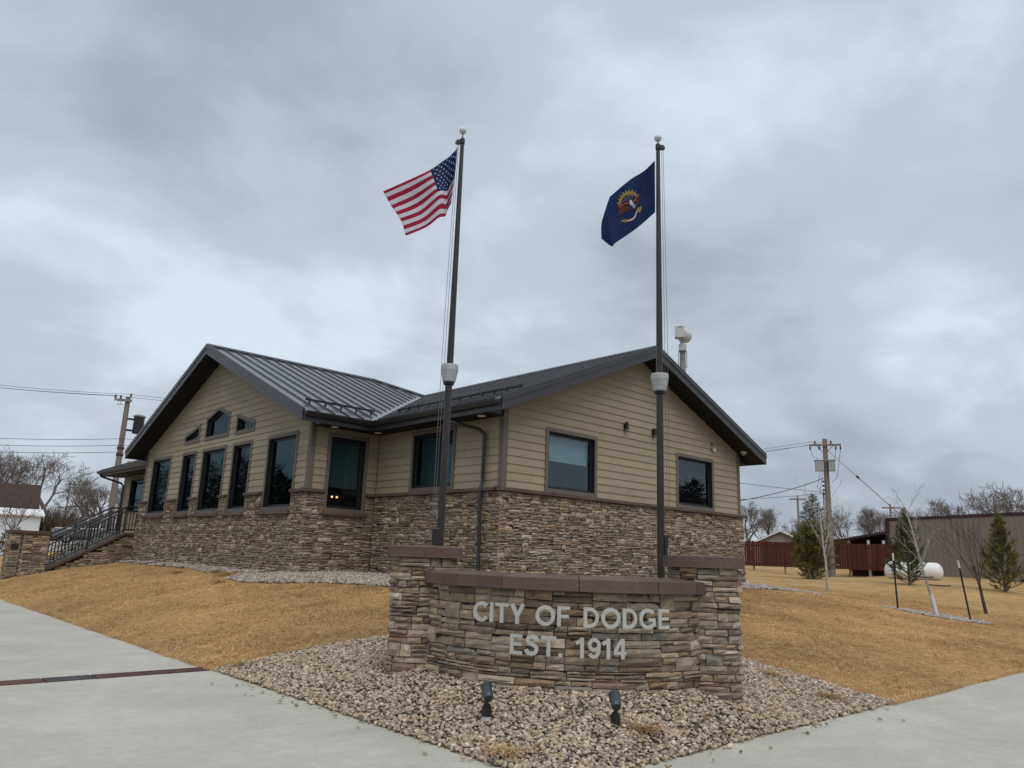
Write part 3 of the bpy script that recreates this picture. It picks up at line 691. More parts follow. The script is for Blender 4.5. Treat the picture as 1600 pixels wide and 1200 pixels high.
# side wall of the right wing, the short return wall and the left gable
w3 = rect(1.62, 3.36, 3.045, 4.53); siding(WB, [(0, 3.03), (4.88, 3.03), (4.88, 4.60), (0, 4.60)], 3.03, [hole(w3)], 2); window(WB, w3, blind=(3.1, 4.5, 'blind'))
w4 = rect(0.44, 1.62, 2.52, 4.47); siding(WC, [(0, 3.03), (1.95, 3.03), (1.95, 4.60), (0, 4.60)], 3.03, [hole(w4)], 3); window(WC, w4, blind=(3.14, 4.42, 'blind'))
topD = lambda a: roofS(0, 17 + a) - 0.24 if a <= 6.1 else roofN(0, 17 + a) - 0.24
polyD = [(0, 3.03), (12.2, 3.03), (12.2, topD(12.2)), (6.1, topD(6.1)), (0, topD(0))]
tall = [rect(0.66, 2.38, 2.53, 4.53), rect(3.35, 4.66, 2.53, 4.53), rect(5.12, 6.95, 2.53, 4.53), rect(7.43, 8.66, 2.53, 4.53), rect(9.66, 11.5, 2.53, 4.53)]
upper = [[(5.11, 4.79), (6.95, 4.79), (6.95, 5.50), (6.04, 5.77), (5.11, 5.50)], [(3.34, 4.77), (4.63, 4.77), (4.63, 5.39), (3.34, 5.085)], [(7.39, 4.80), (8.68, 4.80), (8.68, 5.09), (7.39, 5.39)]]
siding(WD, polyD, 3.03, [hole(q) for q in tall + upper], 4)
for q in tall: window(WD, q)
for q in upper: window(WD, q)
# a pair of small lamps burning inside the tall return window
ob = [c for c in hall.children if c.name.startswith('window')][3]
for a in (1.00, 1.14):
    m = MB(); c = WC.p(a, 2.93, -0.55); m.lathe(c, [(0.005, -0.024), (0.024, -0.02), (0.028, 0.0), (0.024, 0.02), (0.005, 0.024)], 10); m.build('lamp_bulb', 'lamp_glow', ob, smooth=True)
# corner boards
for w, a in ((WA, (0.0, 0.11)), (WA, (GA - 0.11, GA)), (WD, (0.0, 0.11)), (WD, (12.09, 12.2))):
    top = 4.80 if w is WA else 4.78
    m = MB(); w.box(m, a[0] - 0.03 if a[0] == 0 else a[0], a[1] + (0.03 if a[0] else 0), 3.035, top, -0.03, 0.036); m.build('corner_board', 'trim', hall, bevel=0.003)
for w, a in ((WB, (0.0, 0.10)), (WC, (0.0, 0.10))):
    m = MB(); w.box(m, a[0], a[1], 3.035, 4.585, -0.03, 0.034); m.build('corner_board', 'trim', hall, bevel=0.003)
m = MB(); WB.box(m, 4.84, 4.855, 3.04, 4.59, 0.0, 0.035); m.build('corner_board', 'trim', hall)
# stone wainscot: dark backing and individual blocks
ST = Stones(); OFF = 0.075
def core(w, a0, a1, z0, z1, d=0.062):
    m = MB(); w.box(m, a0, a1, z0, z1, -0.12, d); m.build('stone_backing', 'mortar', hall)
ZB = 0.72
core(WA, -0.06, GA + 0.06, ZB, 2.955); ST.field(WA.fn(OFF), -0.10, GA + 0.10, ZB, 2.955, 21)
core(WB, -0.05, 4.86, ZB, 2.957); ST.field(WB.fn(OFF), -0.09, 4.81, ZB, 2.955, 22)
core(WC, -0.061, 1.90, ZB, 2.44); ST.field(WC.fn(OFF), -0.10, 1.86, ZB, 2.44, 23)
for k, (a, b) in enumerate(((-0.10, 0.44), (1.62, 1.86))): core(WC, a + 0.04, b - 0.01, 2.44, 2.955); ST.field(WC.fn(OFF), a, b, 2.44, 2.955, 30 + k, seed_len=(0.2, 0.4))
core(WD, -0.05, 12.26, ZB, 2.44); ST.field(WD.fn(OFF), -0.09, 12.30, ZB, 2.44, 24)
piers = [(-0.09, 0.66), (2.38, 3.35), (4.66, 5.12), (6.95, 7.43), (8.66, 9.66), (11.5, 12.30)]
for k, (a, b) in enumerate(piers):
    core(WD, a + 0.03, b - 0.015, 2.44, 2.955); ST.field(WD.fn(OFF), a, b, 2.44, 2.955, 40 + k, seed_len=(0.2, 0.42))
ST.build(hall, 300)
# belt course and sills of brown cast stone
def belt(w, a0, a1, z0=2.96, z1=3.045, d=0.155, L=1.25, name='ledge_stone'):
    n = max(1, round((a1 - a0) / L)); rr = random.Random(int(a0 * 100) + n)
    for i in range(n):
        u, v = a0 + (a1 - a0) * i / n + 0.002, a0 + (a1 - a0) * (i + 1) / n - 0.002; k = rr.uniform(0.86, 1.1)
        m = MB(); m.cur = (k, k, k); m.hexa([w.p(u, z0, -0.05), w.p(v, z0, -0.05), w.p(v, z1 + 0.02, -0.05), w.p(u, z1 + 0.02, -0.05)], [w.p(u, z0, d), w.p(v, z0, d), w.p(v, z1 - 0.012, d), w.p(u, z1 - 0.012, d)]); m.build(name, 'cap_stone', hall, bevel=0.006)
belt(WA, -0.157, GA + 0.157); belt(WB, 0.004, 4.86); belt(WC, -0.157, 0.44, L=2); belt(WC, 1.62, 1.79, L=2)
for a, b in piers: belt(WD, a + (0.095 if a < 0 else 0), b, d=0.15, L=2)
for q in tall: belt(WD, q[0][0] - 0.05, q[1][0] + 0.05, 2.435, 2.53, 0.17, 3, 'sill')
belt(WC, 0.40, 1.66, 2.435, 2.522, 0.17, 3, 'sill')
# ---- roof
def roof_plane(poly, zf, along, pitch=0.406):
    lo, hi = min(p[along] for p in poly), max(p[along] for p in poly); n = max(1, math.ceil((hi - lo) / pitch)); rr = random.Random(int(lo * 100))
    for i in range(n):
        a, b = lo + i * pitch, min(hi, lo + (i + 1) * pitch)
        def strip(u, v): return clip(clip(poly, *((1, 0) if along == 0 else (0, 1)), v), *((-1, 0) if along == 0 else (0, -1)), -u)
        P = strip(a + 0.001, b - 0.001)
        if not P or abs(area(P)) < 0.003: continue
        k = rr.uniform(0.97, 1.03); m = MB(); m.cur = (k, k, k)
        m.prism([(x, y, zf(x, y)) for x, y in P], (0, 0, -0.022))
        R = strip(a + 0.002, a + 0.024)
        if R and abs(area(R)) > 1e-4: m.prism([(x, y, zf(x, y) + 0.042) for x, y in R], (0, 0, -0.05))
        m.build('roof_panel', 'roof_metal', hall)
VA = 6.13
south = clip([(8.33, 16.39), (10.27, 16.39), (15.62, 21.75), (14.27, 23.1), (8.33, 23.1)], 1, -1, -VA - 0.15)
west = clip([(10.26, 11.56), (15.62, 11.56), (15.62, 21.75), (10.26, 16.39)], -1, 1, VA - 0.10)
roof_plane(south, roofS, 0); roof_plane(west, roofW, 1)
roof_plane([(15.62, 11.56), (20.98, 11.56), (20.98, 29.8), (14.27, 23.1), (15.62, 21.75)], roofE, 1)
roof_plane([(8.33, 23.1), (14.27, 23.1), (20.97, 29.8), (8.33, 29.81)], roofN, 0)
m = MB()
v0, v1 = Vector((10.27, 16.4, EAVE + 0.004)), Vector((15.62, 21.75, RA + 0.004)); q = 0.13
for sx, sy, zf in ((-1, 1, roofS), (1, -1, roofW)):
    a, b = Vector((v0.x + sx * q, v0.y + sy * q, 0)), Vector((v1.x + sx * q, v1.y + sy * q, 0)); a.z, b.z = zf(a.x, a.y) + 0.006, zf(b.x, b.y) + 0.006
    m.prism([v0, v1, b, a], (0, 0, -0.012))
m.build('valley_flashing', 'roof_metal', hall, tone=(1.25, 1.25, 1.25))  # same metal as the panels, colour lightened to imitate its bright reflection
def ridge(a, b, side, slope=PITCH_R, name='ridge_cap'):
    a, b, sd = Vector(a), Vector(b), Vector(side); w = 0.17; m = MB(); up = Vector((0, 0, 0.065)); lo = Vector((0, 0, 0.045 - w * slope))
    pa = [a + sd * w + lo, a + up, a - sd * w + lo, a - sd * w + lo - Vector((0, 0, .03)), a + Vector((0, 0, .02)), a + sd * w + lo - Vector((0, 0, .03))]
    m.prism(pa, b - a); m.build(name, 'fascia', hall)
ridge((8.30, 23.1, EAVE + PITCH_R * 6.7), (14.35, 23.1, EAVE + PITCH_R * 6.7), (0, 1, 0)); ridge((15.62, 11.53, RA), (15.62, 21.9, RA), (1, 0, 0))
# rake boards, soffits, fascia, gutters
ridge((14.27, 23.1, EAVE + PITCH_R * 6.7 + 0.01), (15.62, 21.75, RA + 0.01), (0.7, 0.7, 0), 0.29)
def rake_pair(axis, fixed, out, e0, rdg, e1, name_lbl=None):
    """two sloped rake boards on a gable; axis 0: gable runs along x at y=fixed, axis 1: along y at x=fixed"""
    for (u, v) in ((e0, rdg), (e1, rdg)):
        zt = lambda c: EAVE + PITCH_R * abs(c - u)
        for (t, b_, o0, o1) in ((-0.07, -0.27, 0.0, 0.030), (0.055, -0.085, 0.0, 0.050)):
            poly = [(u, zt(u) + b_), (v, zt(v) + b_), (v, zt(v) + t), (u, zt(u) + t)]
            f = (lambda c, z: (c, fixed + out * o0, z)) if axis == 0 else (lambda c, z: (fixed + out * o0, c, z))
            vec = (0, out * (o1 - o0), 0) if axis == 0 else (out * (o1 - o0), 0, 0)
            m = MB(); m.prism([f(c, z) for c, z in poly], vec); m.build('rake_board', 'fascia', hall)
rake_pair(0, 11.55, -1, 10.27, 15.62, 20.97); rake_pair(1, 8.32, -1, 16.4, 23.1, 29.8)
def slope_soffit(axis, a, b, u, v):
    zt = lambda c: EAVE + PITCH_R * abs(c - u) - 0.245
    f = (lambda c, k: (c, k, zt(c))) if axis == 0 else (lambda c, k: (k, c, zt(c)))
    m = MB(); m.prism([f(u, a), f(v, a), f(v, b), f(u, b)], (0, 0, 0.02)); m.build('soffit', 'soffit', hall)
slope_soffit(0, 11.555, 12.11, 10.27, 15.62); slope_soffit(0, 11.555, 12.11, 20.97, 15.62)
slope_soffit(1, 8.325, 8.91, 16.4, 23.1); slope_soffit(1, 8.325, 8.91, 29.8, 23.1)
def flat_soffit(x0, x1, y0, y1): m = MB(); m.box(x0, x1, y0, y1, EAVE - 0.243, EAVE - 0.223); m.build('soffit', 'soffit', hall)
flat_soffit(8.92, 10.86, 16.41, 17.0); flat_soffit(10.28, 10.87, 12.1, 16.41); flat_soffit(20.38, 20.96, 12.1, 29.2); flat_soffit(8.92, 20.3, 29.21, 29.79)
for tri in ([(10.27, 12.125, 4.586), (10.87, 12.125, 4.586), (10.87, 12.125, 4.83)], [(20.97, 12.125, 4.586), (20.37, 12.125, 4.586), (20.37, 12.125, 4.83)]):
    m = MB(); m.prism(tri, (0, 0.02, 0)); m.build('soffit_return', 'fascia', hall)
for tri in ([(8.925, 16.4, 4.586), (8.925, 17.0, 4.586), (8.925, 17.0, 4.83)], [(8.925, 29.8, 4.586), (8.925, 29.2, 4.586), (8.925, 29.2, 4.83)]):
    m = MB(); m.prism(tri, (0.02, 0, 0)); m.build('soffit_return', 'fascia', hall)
def eave(x0, x1, y0, y1): m = MB(); m.box(x0, x1, y0, y1, EAVE - 0.262, EAVE - 0.024); m.build('fascia_board', 'fascia', hall)
eave(8.33, 10.29, 16.385, 16.405); eave(10.255, 10.275, 11.56, 16.384); eave(20.96, 20.98, 11.56, 29.79); eave(8.33, 20.9, 29.785, 29.805)
def gutter(a, b, out):
    a, b, o = Vector(a), Vector(b), Vector(out); prof = [(0, 0.0), (0.085, 0.0), (0.10, 0.03), (0.125, 0.075), (0.13, 0.12), (0.118, 0.12), (0.112, 0.08), (0.09, 0.035), (0.078, 0.012), (0, 0.012)]
    m = MB(); m.prism([a + o * p + Vector((0, 0, z)) for p, z in prof], b - a); m.build('gutter', 'gutter', hall)
gz0 = EAVE - 0.145
gutter((8.36, 16.384, gz0), (10.254, 16.384, gz0), (0, -1, 0)); gutter((10.254, 11.60, gz0), (10.254, 16.384, gz0), (-1, 0, 0)); gutter((20.981, 11.6, gz0), (20.981, 29.7, gz0), (1, 0, 0))
m = MB(); dp = [(10.19, 13.36, 4.70), (10.19, 13.36, 4.58), (10.25, 13.30, 4.50), (10.70, 12.74, 4.33), (10.775, 12.64, 4.22), (10.775, 12.64, 3.20), (10.69, 12.60, 2.98), (10.67, 12.58, 2.8), (10.67, 12.52, 0.95)]
m.tube(dp, 0.042, 10); m.build('downspout', 'gutter', hall)
# snow rails on the two visible slopes
def snow_rail(zf, pts, d):
    m = MB(); a, b = Vector(pts[0]), Vector(pts[1]); n = max(2, int((b - a).length / 0.406)); dv = Vector(d)
    for h in (0.085, 0.115):
        m.tube([(a.x, a.y, zf(a.x, a.y) + h), (b.x, b.y, zf(b.x, b.y) + h)], 0.016, 6)
    for i in range(n + 1):
        p = a.lerp(b, (i + 0.25) / (n + 0.5)); z = zf(p.x, p.y); m.hexa([(p.x - .02, p.y - .02, z), (p.x + .02, p.y - .02, z), (p.x + .02, p.y + .02, z), (p.x - .02, p.y + .02, z)], [(p.x - .02, p.y - .02, z + .13), (p.x + .02, p.y - .02, z + .13), (p.x + .02, p.y + .02, z + .13), (p.x - .02, p.y + .02, z + .13)])
    m.build('snow_rail', 'gutter', hall)
snow_rail(roofS, [(8.72, 17.15), (10.75, 17.15)], (0, 1, 0)); snow_rail(roofW, [(11.02, 11.72), (11.02, 16.5)], (1, 0, 0))
# soffit lights
for (x, y) in ((9.36, 16.72), (10.56, 16.62), (10.56, 12.52)):
    m = MB(); m.lathe((x, y, EAVE - 0.262), [(0.07, 0.0), (0.085, 0.004), (0.09, 0.018)], 18); m.build('soffit_light', 'white_paint', hall)
# plain far sides of the building (siding over backing)
m = MB(); m.box(20.30, 20.37, 12.16, 29.2, 0.7, 4.60); m.box(8.96, 20.3, 29.13, 29.2, 0.7, 4.60); m.build('rear_wall', 'siding', hall)
# wall lights, motion sensor, camera: lift off, so things of their own
for i, (a, lb) in enumerate(((4.12, 'black cylinder wall light on the tan gable, left of the two near the pole'), (5.29, 'black cylinder wall light on the tan gable, partly hidden behind the right flagpole'))):
    c = Vector(WA.p(a, 4.92, 0.085)); t = thing('wall_light', c, lb, 'wall light', 'wall lights on the gable')
    m = MB(); m.lathe(c, [(0.045, -0.115), (0.05, -0.11), (0.05, 0.11), (0.045, 0.115)], 14); m.build('shade', 'black_metal', t, smooth=False)
    m = MB(); WA.box(m, a - 0.045, a + 0.045, 4.86, 4.98, 0.02, 0.05); m.build('bracket', 'black_metal', t)
    m = MB(); m.lathe(c, [(0.0515, -0.095), (0.0515, -0.082)], 14); m.build('band', 'chrome', t)
c = Vector(WA.p(8.09, 4.86, 0.06)); t = thing('motion_sensor', c, 'small grey motion sensor light high on the tan gable above the right window', 'sensor')
m = MB(); WA.box(m, 8.06, 8.12, 4.93, 5.01, 0.015, 0.05); m.build('bracket', 'trim', t)
m = MB(); m.lathe(c + Vector((0, 0, -0.05)), [(0.03, -0.06), (0.045, -0.05), (0.048, 0.05), (0.03, 0.07)], 12); m.build('housing', 'box_grey', t)
m = MB(); WA.box(m, 8.075, 8.125, 4.76, 4.84, 0.10, 0.115); m.build('lens', 'white_paint', t)
zc_ = roofE(20.2, 0) - 0.245; t = thing('security_camera', (20.28, 11.86, zc_), 'white dome security camera under the right rake soffit', 'camera')
m = MB(); m.lathe((20.28, 11.86, zc_ - 0.055), [(0.085, 0.0), (0.09, 0.02), (0.09, 0.05), (0.06, 0.10)], 16); m.build('base', 'white_paint', t, smooth=False)
m = MB(); m.lathe((20.28, 11.86, zc_ - 0.055), [(0.01, -0.065), (0.045, -0.05), (0.066, -0.02), (0.07, -0.002)], 16); m.build('dome', 'lamp_grey', t, smooth=True)
# ---- porch wing beyond the left gable
def porch_roof(x): return 4.50 + PITCH_R * (x - 9.0)
siding(WP, [(0.0, 2.93), (5.9, 2.93), (5.9, 4.42), (0.0, 4.42)], 1.9, [hole(rect(2.9, 4.9, 2.75, 4.22))], 6)
siding(WP, [(0.0, 1.9), (5.9, 1.9), (5.9, 2.98), (0.0, 2.98)], 1.9, [hole(rect(2.9, 4.9, 2.75, 4.22))], 7)
window(WP, rect(2.9, 4.9, 2.75, 4.22), blind=(2.9, 4.1, 'blind'))
m = MB(); m.box(9.9, 14, 35.02, 35.1, 0.7, 5.0); m.build('porch_wall', 'siding', hall)
m = MB(); m.box(9.86, 9.90, 29.25, 35.1, 0.6, 1.9); m.build('porch_base', 'mortar', hall)
for i in range(16):
    y0 = 29.3 + i * 0.39; y1 = min(y0 + 0.388, 35.5); m = MB(); m.prism([(9.0, y0, 4.50), (14.0, y0, porch_roof(14)), (14.0, y1, porch_roof(14)), (9.0, y1, 4.50)], (0, 0, -0.02))
    m.prism([(9.0, y0, 4.54), (14.0, y0, porch_roof(14) + .04), (14.0, y0 + .022, porch_roof(14) + .04), (9.0, y0 + .022, 4.54)], (0, 0, -0.05)); m.build('roof_panel', 'roof_metal', hall, tone=(1, 1, 1))
    if y1 >= 35.5: break
m = MB(); m.prism([(9.0, 35.5, 4.55), (14, 35.5, porch_roof(14) + .05), (14, 35.5, porch_roof(14) - .2), (9.0, 35.5, 4.30)], (0, 0.03, 0)); m.build('rake_board', 'fascia', hall)
m = MB(); m.box(8.985, 9.01, 29.3, 35.5, 4.28, 4.475); m.build('fascia_board', 'trim', hall)
m = MB(); m.box(9.01, 9.9, 29.3, 35.5, 4.29, 4.31); m.build('soffit', 'soffit', hall)
gutter((8.984, 29.3, 4.36), (8.984, 35.5, 4.36), (-1, 0, 0))
m = MB(); m.tube([(8.92, 35.0, 4.38), (8.93, 35.0, 4.25), (9.75, 34.95, 4.02), (9.82, 34.9, 3.9), (9.82, 34.9, 1.0)], 0.042, 8); m.build('downspout', 'gutter', hall)
# ---- entrance stair with stone cheek walls and iron railings
stair = thing('entrance_stair', (6.3, 29.3, 0.45), 'stone sided entrance stair with stepped concrete treads beside the left gable', 'stair')
YS = 29.30; cz = lambda x: 0.64 + (1.94 - 0.64) * min(max((x - 6.24) / (8.52 - 6.24), 0), 1)
ST2 = Stones()
def sloped_field(y, seed, ny):
    r = random.Random(seed)
    for (a, b, c, d) in courses(6.20, 8.95, 0.25, 1.86, r):
        top = cz((a + b) / 2) - 0.11
        if c > min(cz(a), cz(b)) - 0.15: continue
        d = min(d, max(cz(a), cz(b)) - 0.09 - abs(cz(b) - cz(a)) * 0.5)
        if d - c < 0.02: continue
        vs, fs = stone_mesh(lambda s: (s, y, 0, ny), a, b, c, d, r, 0.03); mm = [sum(q[i] for q in vs) / len(vs) for i in range(3)]; ST2.items.append((mm, vs, fs, stone_colour(r)))
sloped_field(YS, 71, -1)
for yy in (YS + 0.03, 31.2):
    m = MB(); pr = [(6.2, yy, 0.2), (8.95, yy, 0.2), (8.95, yy, 1.85), (8.52, yy, 1.85), (6.2, yy, 0.54)]; m.prism(pr, (0, 0.22, 0)); m.build('cheek_wall', 'mortar', stair)
    for (a, b) in ((6.18, 7.35), (7.354, 8.52), (8.524, 9.0)):
        m = MB(); m.prism([(a, yy - 0.09, cz(a) - 0.10), (b, yy - 0.09, cz(b) - 0.10), (b, yy - 0.09, cz(b)), (a, yy - 0.09, cz(a))], (0, 0.38, 0)); m.build('cap', 'cap_stone', stair, bevel=0.006, tone=(0.8, 0.8, 0.8))
for i in range(8):
    m = MB(); x0 = 6.30 + i * 0.285; m.box(x0, 9.88 if i == 7 else x0 + 0.30, YS + 0.26, 31.19, 0.2, 0.72 + i * 0.167); m.build('step', 'step_concrete', stair, bevel=0.006)
r_ = random.Random(5)
ST2.build(stair, 110)
def pillar(x0, x1, y0, y1, z0, z1, label, seed):
    t = thing('stair_pillar', (x0, y0, z0), label, 'pillar', None)
    m = MB(); m.box(x0 + .02, x1 - .02, y0 + .02, y1 - .02, z0, z1 - .1); m.build('core', 'mortar', t)
    S = Stones(); pts = [(x0, y1), (x0, y0), (x1, y0), (x1, y1)]
    for k, (a, b) in enumerate(zip(pts, pts[1:])):
        d = Vector(b) - Vector(a); L = d.length; d.normalize(); n = Vector((d.y, -d.x)) * (-1)
        n = Vector((-1, 0)) if k == 0 else Vector((0, -1)) if k == 1 else Vector((1, 0))
        S.field(line_fn(a[0], a[1], d.x, d.y, n.x, n.y), -0.02, L + 0.02, z0, z1 - 0.1, seed + k, seed_len=(0.18, 0.4))
    S.build(t, 150)
    m = MB(); m.prism([(x0 - .06, y0 - .06, z1 - .1), (x1 + .06, y0 - .06, z1 - .1), (x1 + .06, y1 + .06, z1 - .1), (x0 - .06, y1 + .06, z1 - .1)], (0, 0, 0.1)); m.build('cap', 'cap_stone', t, bevel=0.008, tone=(0.8, 0.8, 0.8))
    return t
pillar(5.48, 6.17, 29.12, 29.8, 0.30, 1.86, 'ledgestone pillar at the foot of the stair railing', 81)
pt = pillar(5.13, 5.44, 29.45, 30.05, 0.25, 1.87, 'narrower ledgestone pillar with a dark recessed light, left of the stair', 91)
m = MB(); m.box(5.20, 5.38, 29.38, 29.45, 1.27, 1.42); m.build('step_light', 'black_metal', pt)
def railing(y, label, bal=True):
    t = thing('stair_railing', (6.3, y, 0.6), label, 'railing', 'railings on the entrance stair')
    def rl(h, rad, x0=6.22, x1=8.92):
        m = MB(); m.tube([(x0, y, cz(x0) + h), (8.52, y, cz(8.52) + h), (x1, y, cz(x1) + h)], rad, 8); return m
    rl(0.905, 0.034).build('top_rail', 'black_metal', t); rl(0.76, 0.024).build('mid_rail', 'black_metal', t); rl(0.10, 0.024).build('bottom_rail', 'black_metal', t); rl(0.30, 0.012).build('lower_rail', 'black_metal', t)
    for x in (6.24, 7.40, 8.50, 8.90):
        m = MB(); m.box(x - .022, x + .022, y - .022, y + .022, cz(x) - 0.02, cz(x) + 0.90); m.build('post', 'black_metal', t)
    if bal:
        x = 6.36; src = None
        while x < 8.86:
            if min(abs(x - q) for q in (7.40, 8.50)) > 0.05:
                if src is None:
                    m = MB(); m.box(x - .013, x + .013, y - .013, y + .013, cz(x) + 0.10, cz(x) + 0.76); src = m.build('baluster', 'black_metal', t); sx = x
                else:
                    o = src.copy(); COL.objects.link(o); o.location = (x - sx, 0, cz(x) - cz(sx))
            x += 0.100
railing(29.42, 'black iron stair railing with balusters, the nearer one'); railing(31.3, 'black iron stair railing on the far side of the stair')
#@@SIGN
# ------------------------------------------------------------------ the curved stone sign
sign_n = Vector((-0.734, -0.679)).normalized(); sign_t = Vector((0.679, -0.734)).normalized(); SR = 1.95
S0 = Vector((5.80, 5.37)); SO = S0 - sign_n * SR
def arc(th, r=SR): a = math.radians(th); return SO + (sign_t * math.sin(a) + sign_n * math.cos(a)) * r
sign = thing('stone_sign', (S0.x, S0.y, gz(S0.x, S0.y)), 'curved stacked-stone sign wall reading CITY OF DODGE EST. 1914', 'sign')
SS = Stones(); ZS = 0.16
TH0, TH1 = -61, 52.5
wp = [arc(th, SR - 0.03) for th in np.linspace(TH0, TH1, 60)]
fn, Ls = path_fn(wp)
# outward check: normal must point towards the viewer side
x, y, a, b = fn(Ls / 2)
if a * sign_n.x + b * sign_n.y < 0:
    _fn0 = fn; fn = lambda s: (lambda q: (q[0], q[1], -q[2], -q[3]))(_fn0(s))
SS.field(fn, 0, Ls, ZS, 1.285, 301, proud=0.035, seed_len=(0.17, 0.52))
def arc_block(m, r0, r1, t0, t1, z0, z1a, z1b, n=6):
    """curved bar; z1a: top at inner radius, z1b: top at outer radius"""
    vs = []
    for i in range(n + 1):
        th = t0 + (t1 - t0) * i / n; p, q = arc(th, r0), arc(th, r1); vs += [(p.x, p.y, z0), (q.x, q.y, z0), (q.x, q.y, z1b), (p.x, p.y, z1a)]
    fs = [(i * 4 + k, i * 4 + (k + 1) % 4, i * 4 + 4 + (k + 1) % 4, i * 4 + 4 + k) for i in range(n) for k in range(4)] + [(3, 2, 1, 0), (n * 4, n * 4 + 1, n * 4 + 2, n * 4 + 3)]
    m.add(vs, fs)
m = MB(); arc_block(m, SR - 0.40, SR - 0.045, TH0, TH1, ZS, 1.28, 1.28, 40); m.build('core', 'mortar', sign)
edges = [-61, -47.5, -20.5, 2.5, 26.5, 41.0, 50.2]
for k, (a, b) in enumerate(zip(edges, edges[1:])):
    t = (0.92, 0.88, 1.0, 1.02, 0.95, 0.74)[k]; m = MB(); m.cur = (t, t, t * (1.05 if k == 5 else 1))
    mid = SR - 0.20
    arc_block(m, mid, SR + 0.055, a + 0.07, b - 0.07, 1.28, 1.438, 1.405, 5); arc_block(m, SR - 0.46, mid - 0.0005, a + 0.07, b - 0.07, 1.28, 1.405, 1.438, 5)
    m.build('cap', 'cap_stone', sign, bevel=0.006)
def round_plan(c, ang, hw, front, back, bulge, n=14):
    """plan outline facing direction ang: gently bowed front, square sides"""
    f = Vector((math.cos(ang), math.sin(ang))); t = Vector((-f.y, f.x)); c = Vector(c); pts = [c + t * hw - f * back]
    for i in range(n + 1):
        u = 1 - 2 * i / n; d = front + bulge * (1 - abs(u) ** 2.4); pts.append(c + t * hw * u + f * d)
    pts.append(c - t * hw - f * back); return pts
def end_pier(c, ang, hw, label, seed, front=0.30, bulge=0.10):
    out = round_plan(c, ang, hw, front, 0.26, bulge); f2, L2 = path_fn(list(reversed(out)))
    x, y, a, b = f2(L2 / 2)
    if a * math.cos(ang) + b * math.sin(ang) < 0: g2 = f2; f2 = lambda s: (lambda q: (q[0], q[1], -q[2], -q[3]))(g2(s))
    SS.field(f2, 0, L2, ZS, 1.565, seed, proud=0.04, seed_len=(0.16, 0.42))
    m = MB(); ins = round_plan(c, ang, hw - 0.02, front - 0.02, 0.24, bulge); m.prism([(p.x, p.y, ZS) for p in ins], (0, 0, 1.40)); m.build('pier_core', 'mortar', sign)
    big = round_plan(c, ang, hw + 0.055, front + 0.055, 0.32, bulge); f = Vector((math.cos(ang), math.sin(ang)))
    N = len(big); cen = Vector(c) + f * 0.05
    m = MB(); vs = [(p.x, p.y, 1.56) for p in big] + [(p.x, p.y, 1.675) for p in big] + [(cen.x, cen.y, 1.70)]
    m.add(vs, [tuple(range(N))] + [(i, (i + 1) % N, N + (i + 1) % N, N + i) for i in range(N)] + [(N + i, N + (i + 1) % N, 2 * N) for i in range(N)])
    m.build('pier_cap', 'cap_stone', sign, label=label, bevel=0.006, tone=(0.95, 0.93, 0.95))
def to_cam(c): return math.atan2(-c[1], -c[0])
PL, PR = (5.53, 7.44), (7.50, 4.95)
end_pier(PL, to_cam(PL) - 0.10, 0.35, 'brown pitched cap on the left end pier', 302); end_pier(PR, to_cam(PR) + 0.12, 0.35, 'brown pitched cap on the right end pier', 303)
SS.build(sign, 300, key=lambda m_: (m_[0]) ** 2 + (m_[1]) ** 2 - (0.0 if m_[2] < 1.7 else 0))
# letters: flat strokes, cut from plate
def stroke(path, w, closed=False):
    """constant-width ribbon round a polyline -> list of quads"""
    P = [Vector(p) for p in path]; n = len(P); off = []
    for i in range(n):
        a = P[i - 1] if (i > 0 or closed) else None; b = P[(i + 1) % n] if (i < n - 1 or closed) else None
        d1 = (P[i] - a).normalized() if a is not None else None; d2 = (b - P[i]).normalized() if b is not None else None
        if d1 is None: nn = Vector((-d2.y, d2.x))
        elif d2 is None: nn = Vector((-d1.y, d1.x))
        else:
            n1, n2 = Vector((-d1.y, d1.x)), Vector((-d2.y, d2.x)); nn = (n1 + n2); nn = nn / max(nn.length_squared / 2, 0.3) if nn.length > 1e-6 else n1
        off.append(nn * (w / 2))
    k = n if closed else n - 1
    return [[P[i] + off[i], P[(i + 1) % n] + off[(i + 1) % n], P[(i + 1) % n] - off[(i + 1) % n], P[i] - off[i]] for i in range(k)]
def ell(cx, cy, rx, ry, a0, a1, n=22): return [(cx + rx * math.cos(math.radians(a0 + (a1 - a0) * i / n)), cy + ry * math.sin(math.radians(a0 + (a1 - a0) * i / n))) for i in range(n + 1)]
T = 0.186
def bar(x0, x1, y0, y1): return [[Vector((x0, y0)), Vector((x1, y0)), Vector((x1, y1)), Vector((x0, y1))]]
